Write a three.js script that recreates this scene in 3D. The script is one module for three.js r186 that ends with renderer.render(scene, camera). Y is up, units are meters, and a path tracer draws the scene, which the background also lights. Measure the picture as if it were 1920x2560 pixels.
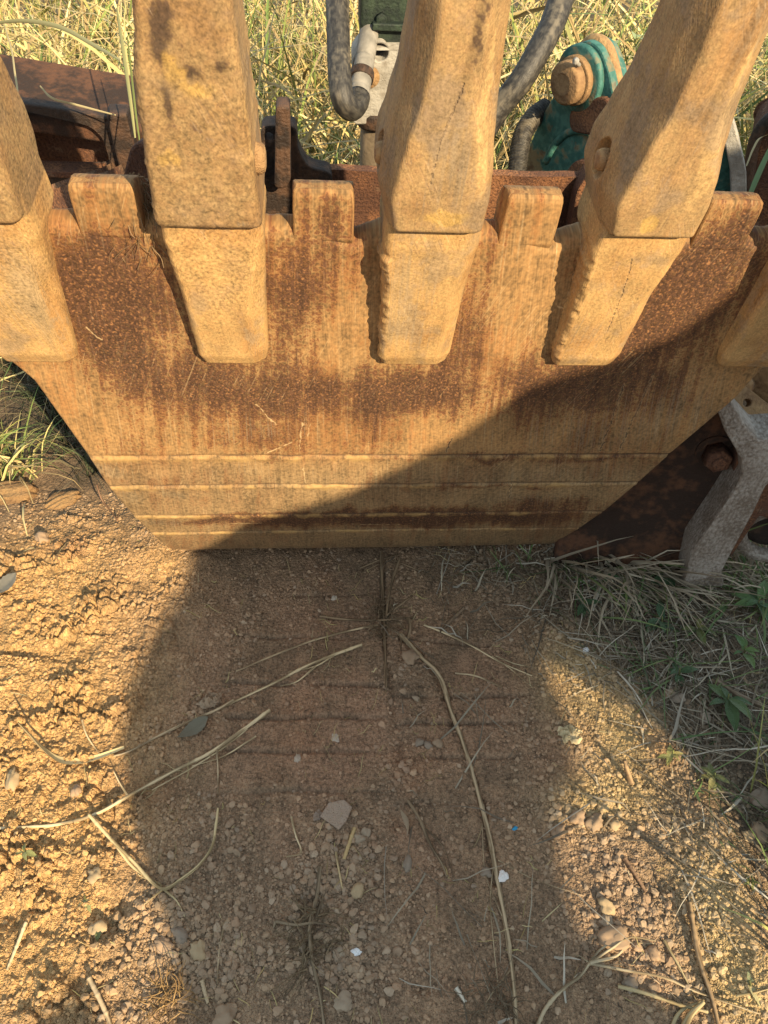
import * as THREE from 'three';
import { mergeGeometries, mergeVertices } from 'three/addons/utils/BufferGeometryUtils.js';
import { RoundedBoxGeometry } from 'three/addons/geometries/RoundedBoxGeometry.js';

// ------------------------------------------------------------ camera, sky, sun, exposure
const scene = new THREE.Scene();
const V = (x, y, z) => new THREE.Vector3(x, y, z);
const CAM_H = 1.65, PITCH = Math.PI / 4, FPX = 1848;               // FPX: focal length in pixels of a 1920 x 2560 picture
const camera = new THREE.PerspectiveCamera(2 * Math.atan(1280 / FPX) * 180 / Math.PI, 3 / 4, 0.02, 200);
camera.position.set(0, CAM_H, 0);
camera.rotation.set(-PITCH, 0, 0);
const SUN_EL = 26 * Math.PI / 180, SUN_AZ = 33 * Math.PI / 180;
const sunDir = V(Math.sin(SUN_AZ) * Math.cos(SUN_EL), Math.sin(SUN_EL), Math.cos(SUN_AZ) * Math.cos(SUN_EL));
{
  const w = 512, h = 256, d = new Float32Array(w * h * 4);
  for (let j = 0; j < h; j++) for (let i = 0; i < w; i++) {
    const el = ((j + 0.5) / h - 0.5) * Math.PI, az = ((i + 0.5) / w - 0.5) * 2 * Math.PI;
    const dir = V(Math.cos(el) * Math.cos(az), Math.sin(el), Math.cos(el) * Math.sin(az));
    const t = Math.pow(Math.max(0, dir.y), 0.5), g = Math.max(0, dir.dot(sunDir));
    const halo = 0.28 * Math.pow(g, 6) + 0.5 * Math.pow(g, 40);
    const k = (j * w + i) * 4, L = SKY_LEVEL();
    d[k] = L * (0.98 - 0.52 * t + halo * 1.2); d[k + 1] = L * (0.99 - 0.36 * t + halo); d[k + 2] = L * (0.98 - 0.20 * t + halo * 0.72); d[k + 3] = 1;
    if (dir.y < 0) { d[k] = L * 0.30; d[k + 1] = L * 0.24; d[k + 2] = L * 0.16; }
  }
  function SKY_LEVEL() { return 0.60; }
  const sky = new THREE.DataTexture(d, w, h, THREE.RGBAFormat, THREE.FloatType);
  sky.mapping = THREE.EquirectangularReflectionMapping; sky.magFilter = THREE.LinearFilter; sky.needsUpdate = true;
  scene.background = sky; scene.environment = sky;
}
const sun = new THREE.DirectionalLight(new THREE.Color().setRGB(1.0, 0.79, 0.50), 5);
sun.target.position.set(0, 0, -1); sun.position.copy(sunDir).multiplyScalar(14).add(sun.target.position);
sun.castShadow = true; sun.shadow.mapSize.set(4096, 4096); sun.shadow.radius = 1;
Object.assign(sun.shadow.camera, { left: -6, right: 6, top: 6, bottom: -6, near: 0.5, far: 40 });
scene.add(sun); scene.add(sun.target);
const renderer = new THREE.WebGLRenderer({ antialias: true });
renderer.shadowMap.enabled = true;
renderer.toneMapping = THREE.LinearToneMapping;
renderer.toneMappingExposure = 1.82;

// ------------------------------------------------------------ numbers
function rng(seed) { let a = seed >>> 0; return () => { a = (a + 0x6D2B79F5) | 0; let t = Math.imul(a ^ (a >>> 15), 1 | a); t = (t + Math.imul(t ^ (t >>> 7), 61 | t)) ^ t; return ((t ^ (t >>> 14)) >>> 0) / 4294967296; }; }
const PERM = new Uint8Array(512); { const r = rng(7); const p = [...Array(256).keys()]; for (let i = 255; i > 0; i--) { const j = Math.floor(r() * (i + 1)); [p[i], p[j]] = [p[j], p[i]]; } for (let i = 0; i < 512; i++) PERM[i] = p[i & 255]; }
const GX = new Float32Array(256), GY = new Float32Array(256); for (let i = 0; i < 256; i++) { GX[i] = Math.cos(i * 2.399963); GY[i] = Math.sin(i * 2.399963); }
function n2(x, y) {
  const xi = Math.floor(x), yi = Math.floor(y), fx = x - xi, fy = y - yi, X = xi & 255, Y = yi & 255;
  const u = fx * fx * fx * (fx * (fx * 6 - 15) + 10), v = fy * fy * fy * (fy * (fy * 6 - 15) + 10);
  const a = PERM[PERM[X] + Y], b = PERM[PERM[X + 1] + Y], c = PERM[PERM[X] + Y + 1], d = PERM[PERM[X + 1] + Y + 1];
  const p = GX[a] * fx + GY[a] * fy, q = GX[b] * (fx - 1) + GY[b] * fy, r = GX[c] * fx + GY[c] * (fy - 1), s = GX[d] * (fx - 1) + GY[d] * (fy - 1);
  const m = p + u * (q - p); return 1.5 * (m + v * (r + u * (s - r) - m));
}
const fbm = (x, y, o = 4) => { let a = 0.5, s = 0; for (let i = 0; i < o; i++) { s += a * n2(x, y); x = x * 2.03 + 17.3; y = y * 2.03 - 9.1; a *= 0.5; } return s; };
function worley(x, y) {                                             // distances to the nearest and second nearest point, and the nearest one's id
  const xi = Math.floor(x), yi = Math.floor(y); let f1 = 9, f2 = 9, id = 0;
  for (let j = -1; j < 2; j++) for (let i = -1; i < 2; i++) {
    const h = PERM[PERM[(xi + i) & 255] + ((yi + j) & 255)], h2 = PERM[h + 61], dx = i + h / 255 - (x - xi), dy = j + h2 / 255 - (y - yi), d = dx * dx + dy * dy;
    if (d < f1) { f2 = f1; f1 = d; id = h; } else if (d < f2) f2 = d;
  }
  return [Math.sqrt(f1), Math.sqrt(f2), id / 255];
}
const n3 = (x, y, z) => (n2(x + 3.7 * z, y - 2.3 * z) + n2(y + 31.7 - 1.9 * x, z + 5.1 + 0.7 * x) + n2(z - 11.3 + 0.6 * y, x + 47.9)) / 1.9;
const f3 = (x, y, z, o = 3) => { let a = 0.5, s = 0; for (let i = 0; i < o; i++) { s += a * n3(x, y, z); x = x * 2.07 + 5.3; y = y * 2.07 + 1.7; z = z * 2.07 - 3.9; a *= 0.5; } return s; };
const clamp = (x, a = 0, b = 1) => x < a ? a : x > b ? b : x;
const ss = (a, b, x) => { const t = clamp((x - a) / (b - a)); return t * t * (3 - 2 * t); };
const mix = (a, b, t) => a + (b - a) * t;
const mix3 = (a, b, t) => [a[0] + (b[0] - a[0]) * t, a[1] + (b[1] - a[1]) * t, a[2] + (b[2] - a[2]) * t];
const lin = (pts, x) => { if (x <= pts[0][0]) return pts[0][1]; for (let i = 1; i < pts.length; i++) if (x <= pts[i][0]) { const [a, b] = [pts[i - 1], pts[i]]; return mix(a[1], b[1], (x - a[0]) / (b[0] - a[0])); } return pts[pts.length - 1][1]; };

// ------------------------------------------------------------ where things stand (surveyed from the photograph)
const FW = V(0, -Math.sin(PITCH), -Math.cos(PITCH)), UP = V(0, Math.cos(PITCH), -Math.sin(PITCH));
const ray = (x, y) => V((x - 960) / FPX, 0, 0).addScaledVector(UP, (1280 - y) / FPX).add(FW);
const at = (x, y, depth) => ray(x, y).multiplyScalar(depth).add(V(0, CAM_H, 0));
const flat = (x, y, h = 0) => { const r = ray(x, y); return r.multiplyScalar((h - CAM_H) / r.y).add(V(0, CAM_H, 0)); };
// the bucket's own axes: BC across, BU up its plate, BN out of its plate
const BD = V(0, 0, 0).addScaledVector(V(1, 0, 0), -145).addScaledVector(UP, -1250).addScaledVector(FW, 1848).normalize();
const BC = V(1, 0, 0).addScaledVector(UP, 0.0106).addScaledVector(FW, 0.0857); BC.addScaledVector(BD, -BC.dot(BD)).normalize();
const BU = BD.clone().negate(), BN = BC.clone().cross(BU), BO = at(940, 1140, 1.62);
const plate = (x, y, n = 0) => { const r = ray(x, y), k = (BO.clone().addScaledVector(BN, n).sub(V(0, CAM_H, 0)).dot(BN)) / r.dot(BN); const p = r.multiplyScalar(k).add(V(0, CAM_H, 0)).sub(BO); return [p.dot(BC), p.dot(BU)]; };

// ------------------------------------------------------------ building
const names = {};
function numbered(n) { names[n] = (names[n] ?? -1) + 1; return names[n] ? `${n}_${String(names[n]).padStart(3, '0')}` : n; }
function tag(o, label, category, group) { o.userData.label = label; o.userData.category = category; if (group) o.userData.group = group; return o; }
function thing(name, label, category, pos = V(0, 0, 0), group) { const g = new THREE.Group(); g.name = numbered(name); g.position.copy(pos); scene.add(g); return tag(g, label, category, group); }
function part(name, geo, mat, parent = scene) { const m = new THREE.Mesh(geo, mat); m.name = parent === scene ? numbered(name) : name; m.castShadow = m.receiveShadow = true; parent.add(m); return m; }
function single(name, geo, mat, label, category, group) { return tag(part(name, geo, mat), label, category, group); }
// the geometry in world coordinates becomes one about the thing's base
function rebase(geo) { geo.computeBoundingBox(); const b = geo.boundingBox, p = V((b.min.x + b.max.x) / 2, b.min.y, (b.min.z + b.max.z) / 2); geo.translate(-p.x, -p.y, -p.z); return p; }
function singleAt(name, geo, mat, label, category, group) { const p = rebase(geo); const m = single(name, geo, mat, label, category, group); m.position.copy(p); return m; }

function gridGeo(nu, nv, f, colorOf, flip) {                        // f(i/(nu-1), j/(nv-1)) -> [x, y, z, u, v]
  const P = new Float32Array(nu * nv * 3), U = new Float32Array(nu * nv * 2), C = colorOf && new Float32Array(nu * nv * 3), I = new Uint32Array((nu - 1) * (nv - 1) * 6);
  for (let j = 0, k = 0; j < nv; j++) for (let i = 0; i < nu; i++, k++) {
    const q = f(i / (nu - 1), j / (nv - 1), i, j); P.set([q[0], q[1], q[2]], k * 3); U.set([q[3], q[4]], k * 2); if (C) C.set(colorOf(q), k * 3);
  }
  let e = 0; for (let j = 0; j < nv - 1; j++) for (let i = 0; i < nu - 1; i++) { const a = j * nu + i; const b = flip ? a + nu : a + 1, c = flip ? a + 1 : a + nu; I[e++] = a; I[e++] = b; I[e++] = c; I[e++] = a + nu + 1; I[e++] = c; I[e++] = b; }
  const g = new THREE.BufferGeometry(); g.setAttribute('position', new THREE.BufferAttribute(P, 3)); g.setAttribute('uv', new THREE.BufferAttribute(U, 2)); if (C) g.setAttribute('color', new THREE.BufferAttribute(C, 3));
  g.setIndex(new THREE.BufferAttribute(I, 1)); g.computeVertexNormals(); return g;
}
function boxUV(g, s = 1) {                                            // uv in metres from the side each face looks to
  g = g.index ? g.toNonIndexed() : g; const p = g.attributes.position, n = p.count, uv = new Float32Array(n * 2), a = V(), b = V(), c = V();
  for (let i = 0; i < n; i += 3) {
    a.fromBufferAttribute(p, i); b.fromBufferAttribute(p, i + 1).sub(a); c.fromBufferAttribute(p, i + 2).sub(a); b.cross(c);
    const x = Math.abs(b.x), y = Math.abs(b.y), z = Math.abs(b.z);
    for (let k = 0; k < 3; k++) { const q = V().fromBufferAttribute(p, i + k), e = x > y && x > z ? [q.z, q.y] : y > z ? [q.x, q.z] : [q.x, q.y]; uv[(i + k) * 2] = e[0] * s; uv[(i + k) * 2 + 1] = e[1] * s; }
  }
  g.setAttribute('uv', new THREE.BufferAttribute(uv, 2)); return g;
}
const shapeOf = (pts) => { const s = new THREE.Shape(); pts.forEach(([x, y], i) => i ? s.lineTo(x, y) : s.moveTo(x, y)); s.closePath(); return s; };
function roundPoly(pts, r, k = 4) {                                    // a closed outline with its corners rounded; r: one radius or one per corner
  const out = [], n = pts.length;
  pts.forEach((p, i) => {
    const rr = Array.isArray(r) ? r[i] : r, a = pts[(i + n - 1) % n], b = pts[(i + 1) % n];
    const da = Math.hypot(a[0] - p[0], a[1] - p[1]), db = Math.hypot(b[0] - p[0], b[1] - p[1]), q = Math.min(rr, da * 0.45, db * 0.45);
    const s = [p[0] + (a[0] - p[0]) * q / da, p[1] + (a[1] - p[1]) * q / da], e = [p[0] + (b[0] - p[0]) * q / db, p[1] + (b[1] - p[1]) * q / db];
    for (let j = 0; j <= k; j++) { const t = j / k, w = 1 - t; out.push([w * w * s[0] + 2 * w * t * p[0] + t * t * e[0], w * w * s[1] + 2 * w * t * p[1] + t * t * e[1]]); }
  });
  return out;
}
function plateGeo(outline, thick, bevel = 0.003, holes = []) {         // a steel plate cut to an outline, standing in its own xy plane
  const s = shapeOf(outline); for (const h of holes) s.holes.push(new THREE.Path(h.map(([x, y]) => new THREE.Vector2(x, y))));
  const g = new THREE.ExtrudeGeometry(s, { depth: Math.max(thick - 2 * bevel, 1e-3), bevelEnabled: bevel > 0, bevelThickness: bevel, bevelSize: bevel, bevelOffset: -bevel, bevelSegments: 2, curveSegments: 24 });
  g.translate(0, 0, bevel); return boxUV(g);
}
const circle = (x, y, r, n = 24) => [...Array(n)].map((_, i) => [x + r * Math.cos(i / n * 2 * Math.PI), y + r * Math.sin(i / n * 2 * Math.PI)]);
function tube(pts, radius, seg = 40, rad = 10) {                       // radius: a number or a function of 0..1; closed ends
  const c = new THREE.CatmullRomCurve3(pts, false, 'centripetal'), fr = c.computeFrenetFrames(seg, false), P = [], U = [], I = [], L = c.getLength();
  const rf = typeof radius === 'function' ? radius : () => radius;
  for (let i = 0; i <= seg; i++) {
    const p = c.getPointAt(i / seg), r = rf(i / seg);
    for (let j = 0; j <= rad; j++) { const a = j / rad * 2 * Math.PI, q = p.clone().addScaledVector(fr.normals[i], Math.cos(a) * r).addScaledVector(fr.binormals[i], Math.sin(a) * r); P.push(q.x, q.y, q.z); U.push(j / rad * 2 * Math.PI * rf(0.5), i / seg * L); }
  }
  for (let i = 0; i < seg; i++) for (let j = 0; j < rad; j++) { const a = i * (rad + 1) + j, b = a + rad + 1; I.push(a, a + 1, b, a + 1, b + 1, b); }
  for (const [i, f] of [[0, 1], [seg, 0]]) { const p = c.getPointAt(i / seg), k = P.length / 3; P.push(p.x, p.y, p.z); U.push(0, i / seg * L); for (let j = 0; j < rad; j++) { const a = i * (rad + 1) + j; f ? I.push(k, a + 1, a) : I.push(k, a, a + 1); } }
  const g = new THREE.BufferGeometry(); g.setAttribute('position', new THREE.Float32BufferAttribute(P, 3)); g.setAttribute('uv', new THREE.Float32BufferAttribute(U, 2)); g.setIndex(I); g.computeVertexNormals(); return g;
}
// blades: many bent ribbons collected into one geometry with colours
class Blades {
  constructor() { this.P = []; this.C = []; this.I = []; this.N = 0; }
  ribbon(pts, w, color, side, fold = 0.25) {                           // pts: centre line; w: half width as a function of 0..1
    const n = pts.length; 
    for (let i = 0; i < n; i++) {
      const t = V().subVectors(pts[Math.min(i + 1, n - 1)], pts[Math.max(i - 1, 0)]).normalize(), s = side.clone().addScaledVector(t, -side.dot(t)).normalize(), k = w(i / (n - 1)), m = t.clone().cross(s);
      const a = pts[i].clone().addScaledVector(s, -k), b = pts[i].clone().addScaledVector(m, k * fold), c = pts[i].clone().addScaledVector(s, k), q = 0.85 + 0.3 * i / (n - 1);
      for (const v of [a, b, c]) { this.P.push(v.x, v.y, v.z); this.C.push(color[0] * q, color[1] * q, color[2] * q); }
      if (i) { const e = this.N + i * 3; this.I.push(e - 3, e - 2, e, e - 2, e + 1, e, e - 2, e - 1, e + 1, e - 1, e + 2, e + 1); }
    }
    this.N += n * 3;
  }
  build() { const g = new THREE.BufferGeometry(); g.setAttribute('position', new THREE.Float32BufferAttribute(this.P, 3)); g.setAttribute('color', new THREE.Float32BufferAttribute(this.C, 3)); g.setIndex(this.I); g.computeVertexNormals(); return g; }
}

// ------------------------------------------------------------ textures and materials
const sr = (c) => c <= 0.0031308 ? 12.92 * c : 1.055 * Math.pow(c, 1 / 2.4) - 0.055;
const SRT = new Uint8Array(4097); for (let i = 0; i <= 4096; i++) SRT[i] = Math.round(255 * sr(i / 4096));
function colorTex(w, h, f, wrap = THREE.MirroredRepeatWrapping) {      // f(u, v) -> linear colour
  const d = new Uint8Array(w * h * 4);
  for (let j = 0, k = 0; j < h; j++) for (let i = 0; i < w; i++, k += 4) { const c = f((i + 0.5) / w, (j + 0.5) / h); d[k] = SRT[(clamp(c[0]) * 4096) | 0]; d[k + 1] = SRT[(clamp(c[1]) * 4096) | 0]; d[k + 2] = SRT[(clamp(c[2]) * 4096) | 0]; d[k + 3] = 255; }
  const t = new THREE.DataTexture(d, w, h); t.colorSpace = THREE.SRGBColorSpace; t.wrapS = t.wrapT = wrap; t.magFilter = THREE.LinearFilter; t.minFilter = THREE.LinearMipmapLinearFilter; t.generateMipmaps = true; t.needsUpdate = true; return t;
}
function grayTex(w, h, f, wrap = THREE.MirroredRepeatWrapping) {
  const d = new Uint8Array(w * h * 4);
  for (let j = 0, k = 0; j < h; j++) for (let i = 0; i < w; i++, k += 4) { d[k] = d[k + 1] = d[k + 2] = clamp(f((i + 0.5) / w, (j + 0.5) / h)) * 255; d[k + 3] = 255; }
  const t = new THREE.DataTexture(d, w, h); t.wrapS = t.wrapT = wrap; t.magFilter = THREE.LinearFilter; t.needsUpdate = true; return t;
}
const std = (o) => new THREE.MeshStandardMaterial({ roughness: 0.9, metalness: 0, ...o });
// a fine grain in relief, tile of half a metre
const grain = grayTex(1024, 1024, (u, v) => 0.5 + 0.55 * fbm(u * 60, v * 60, 4) + 0.18 * n2(u * 260, v * 260)); grain.repeat.set(2, 2);
// rusty steel, tile of 0.8 m
const DUST = [0.50, 0.305, 0.125], DUSTY = [0.42, 0.25, 0.10], ORANGE = [0.33, 0.145, 0.045], RUST = [0.135, 0.052, 0.020], DARK = [0.055, 0.030, 0.018], GREYD = [0.25, 0.185, 0.115], PALE = [0.62, 0.45, 0.24];
const tileOf = (f, size = 1024, metres = 0.8) => { const t = colorTex(size, size, (u, v) => f(u * metres, v * metres)); t.repeat.set(1 / metres, 1 / metres); return t; };
const rustTile = tileOf((x, y) => {
  const a = fbm(x * 7, y * 7, 5), b = fbm(x * 40 + 9, y * 40, 3), s = ss(0.05, 0.35, n2(x * 170, y * 170) + b);
  let c = mix3([0.11, 0.048, 0.026], [0.26, 0.115, 0.05], ss(-0.25, 0.3, a + 0.4 * b)); c = mix3(c, [0.30, 0.20, 0.12], 0.5 * ss(0.15, 0.4, fbm(x * 11 + 40, y * 11, 4))); return mix3(c, [0.045, 0.02, 0.014], 0.6 * s);
});
const darkTile = tileOf((x, y) => { const a = fbm(x * 9, y * 9, 5), b = fbm(x * 50 + 9, y * 50, 3); return mix3([0.026, 0.016, 0.011], [0.095, 0.050, 0.028], ss(-0.2, 0.35, a + 0.5 * b)); });
const greyTile = tileOf((x, y) => { const a = fbm(x * 8 + 3, y * 8, 5), b = fbm(x * 60, y * 60, 3); let c = mix3([0.24, 0.22, 0.185], [0.40, 0.38, 0.335], ss(-0.35, 0.35, a + 0.35 * b)); return mix3(c, [0.12, 0.085, 0.05], 0.6 * ss(0.12, 0.45, fbm(x * 9 + 70, y * 9, 4))); });
const castTile = tileOf((x, y) => { const a = fbm(x * 10 + 3, y * 10, 4), b = n2(x * 150, y * 90) + 0.6 * n2(x * 300, y * 210); return mix3([0.20, 0.165, 0.135], [0.42, 0.395, 0.37], ss(-0.5, 0.6, 0.8 * a + 0.5 * b)); });
const tealTile = tileOf((x, y) => { const a = fbm(x * 6 + 13, y * 6, 5), b = fbm(x * 45, y * 45, 3); let c = mix3([0.030, 0.125, 0.108], [0.065, 0.20, 0.172], ss(-0.3, 0.3, b)); c = mix3(c, [0.26, 0.17, 0.075], 0.8 * ss(0.08, 0.38, a + 0.35 * b)); return mix3(c, [0.10, 0.045, 0.02], 0.8 * ss(0.16, 0.34, fbm(x * 13 + 80, y * 13, 4) + 0.2 * b)); });
const dustTile = tileOf((x, y) => { const a = fbm(x * 6 + 31, y * 6, 5), b = fbm(x * 55, y * 55, 4); let c = mix3([0.30, 0.18, 0.085], [0.46, 0.29, 0.13], ss(-0.3, 0.3, a + 0.6 * b)); return mix3(c, [0.16, 0.085, 0.04], 0.7 * ss(0.12, 0.4, fbm(x * 16 + 50, y * 16, 4) + 0.3 * b)); });
const sleeveTile = tileOf((x, y) => { const a = fbm(x * 12 + 5, y * 5, 4), b = fbm(x * 50, y * 50, 3); return mix3([0.17, 0.16, 0.14], [0.30, 0.28, 0.245], ss(-0.3, 0.3, a + 0.4 * b)); }, 512);
const M = {
  sleeve: std({ map: sleeveTile, bumpMap: grain, bumpScale: 0.001, roughness: 0.7 }), web: std({ map: darkTile, color: new THREE.Color(1.15, 0.95, 0.8), bumpMap: grain, bumpScale: 0.003, roughness: 0.9 }), shadeTeal: std({ map: darkTile, color: new THREE.Color(0.35, 1.1, 1.2), bumpMap: grain, bumpScale: 0.002, roughness: 0.7 }),  // shadeTeal: the teal paint darkened, shade put into its colour
  rust: std({ map: rustTile, bumpMap: grain, bumpScale: 0.004 }), dark: std({ map: darkTile, bumpMap: grain, bumpScale: 0.003, roughness: 0.7 }), grey: std({ map: greyTile, bumpMap: grain, bumpScale: 0.002, roughness: 0.75 }),
  cast: std({ map: castTile, color: new THREE.Color(0.92, 0.86, 0.78), bumpMap: grain, bumpScale: 0.006, roughness: 0.65 }), teal: std({ map: tealTile, bumpMap: grain, bumpScale: 0.0015, roughness: 0.7 }), dusty: std({ map: dustTile, bumpMap: grain, bumpScale: 0.003 }),
  toolSteel: std({ map: sleeveTile, color: new THREE.Color(0.8, 0.66, 0.5), bumpMap: grain, bumpScale: 0.0015, roughness: 0.75 }),
  rubber: std({ map: tileOf((x, y) => { const a = fbm(x * 14 + 9, y * 6, 4), b = fbm(x * 60, y * 60, 3), s = n2(x * 300, y * 40); return mix3(mix3([0.022, 0.020, 0.018], [0.055, 0.050, 0.042], ss(-0.3, 0.3, b)), [0.17, 0.145, 0.105], 0.7 * ss(0.08, 0.42, a + 0.3 * b) + 0.3 * ss(0.35, 0.6, s)); }, 512), bumpMap: grain, bumpScale: 0.001, roughness: 0.55 }),
  blade: std({ vertexColors: true, side: THREE.DoubleSide, roughness: 0.75 }), twig: std({ map: tileOf((x, y) => mix3([0.45, 0.42, 0.38], [1, 1, 1], ss(-0.45, 0.35, n2(x * 200, y * 14) + 0.5 * fbm(x * 40, y * 40, 3))), 512, 0.3), roughness: 0.85 }),
};
// ------------------------------------------------------------ the excavator bucket
const T0 = 0.63;                                                      // its heel lies this far below the upper weld seam, along the plate
const bucket = thing('excavator_bucket', 'large dusty rusted excavator bucket standing upright with five worn teeth pointing up', 'excavator bucket', BO.clone().addScaledVector(BU, -T0));
bucket.quaternion.setFromRotationMatrix(new THREE.Matrix4().makeBasis(BC, BU, BN));
const HW_L = [[-0.66, -0.545], [-0.45, -0.562], [-0.263, -0.583], [-0.115, -0.605], [0, -0.617], [0.231, -0.656], [0.297, -0.690], [0.58, -0.775]];
const HW_R = [[-0.66, 0.560], [-0.45, 0.578], [-0.263, 0.610], [-0.115, 0.645], [0, 0.674], [0.19, 0.742], [0.285, 0.757], [0.58, 0.80]];
const SEAMS = [0, -0.115, -0.263, -0.385];
const blobAt = (list) => list.map(([x, y, rx, ry, w, n = 0]) => { const p = plate(x, y, n), q = plate(x + rx, y, n), r = plate(x, y + ry, n); return [p[0], p[1], Math.abs(q[0] - p[0]), Math.abs(r[1] - p[1]), w]; });
const blobs = (L, a, t) => { let s = 0; for (const [x, y, rx, ry, w] of L) { const e = ((a - x) / rx) ** 2 + ((t - y) / ry) ** 2; if (e < 6) s += w * Math.exp(-e); } return s; };
const segD = (L, a, t) => { let m = 9; for (const [x0, y0, x1, y1] of L) { const dx = x1 - x0, dy = y1 - y0, k = clamp(((a - x0) * dx + (t - y0) * dy) / (dx * dx + dy * dy)), d = Math.hypot(a - x0 - k * dx, t - y0 - k * dy); if (d < m) m = d; } return m; };
const segAt = (L, n = 0) => L.map(([x0, y0, x1, y1]) => [...plate(x0, y0, n), ...plate(x1, y1, n)]);
const RUSTY = blobAt([[250, 700, 130, 110, 0.95], [330, 800, 150, 110, 0.75], [300, 900, 90, 60, 0.5], [430, 940, 120, 50, 0.5], [640, 985, 260, 75, 0.8], [560, 900, 60, 60, 0.3], [760, 690, 90, 110, 0.55], [700, 800, 60, 90, 0.6], [840, 560, 60, 70, 0.55], [1345, 540, 70, 60, 0.3], [1850, 570, 60, 60, 0.45], [300, 540, 60, 30, 0.2], [980, 960, 150, 50, 0.85], [1010, 1010, 170, 45, 0.6], [1150, 880, 70, 90, 0.45],
  [1700, 760, 170, 110, 0.75], [1560, 860, 120, 60, 0.7], [1400, 950, 190, 50, 0.75], [1780, 650, 120, 80, 0.7], [1250, 720, 70, 110, 0.35], [1420, 1010, 160, 50, 0.55], [1650, 950, 120, 60, 0.35], [800, 1320, 330, 26, 1.0], [1180, 1320, 330, 34, 0.75], [1400, 1275, 120, 20, 0.5], [600, 1110, 300, 30, 0.35], [1250, 1225, 200, 6, 0.5], [560, 1330, 150, 14, 0.5], [620, 1150, 120, 10, 0.45], [1150, 1145, 250, 8, 0.6], [1500, 1145, 120, 8, 0.6]]);
const DUSTYB = blobAt([[420, 920, 30, 80, 0.7], [500, 1120, 120, 40, 0.4], [870, 900, 50, 140, 0.5], [820, 1080, 60, 70, 0.6], [1060, 1080, 60, 60, 0.5], [1250, 860, 50, 180, 0.6], [1330, 640, 60, 140, 0.5], [150, 990, 70, 60, 0.5], [60, 640, 90, 90, 0.7], [250, 520, 120, 50, 0.7], [1350, 540, 80, 60, 0.35], [280, 1250, 40, 60, 0.7], [330, 1180, 80, 12, 0.9], [700, 1165, 500, 8, 0.6], [1100, 1250, 400, 18, 0.3], [600, 1240, 400, 8, 0.6], [500, 1295, 250, 7, 1.0], [800, 1275, 250, 8, 0.7]]);
const GREYB = blobAt([[270, 1175, 40, 18, 0.7], [330, 1260, 30, 22, 0.7], [440, 1250, 26, 22, 0.7], [400, 1330, 60, 16, 0.6], [600, 1180, 60, 20, 0.35], [1700, 1020, 120, 100, 0.4], [1350, 1190, 260, 30, 0.35], [1300, 1260, 200, 18, 0.4], [1450, 1090, 150, 60, 0.4], [640, 1080, 110, 40, 0.35]]);
const CRACKS = segAt([[1635, 935, 1600, 1010], [1600, 1010, 1545, 1130], [1560, 960, 1500, 1128], [1280, 1215, 1276, 1255], [1130, 1095, 1115, 1130]]);
const PALES = segAt([[755, 1055, 748, 1130], [775, 1060, 770, 1090], [757, 1170, 765, 1215], [730, 1105, 660, 1135], [640, 1010, 690, 1060], [1390, 760, 1460, 815], [215, 820, 255, 850], [1660, 1150, 1720, 1148], [560, 1340, 650, 1338], [880, 1345, 1000, 1347]]);
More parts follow.
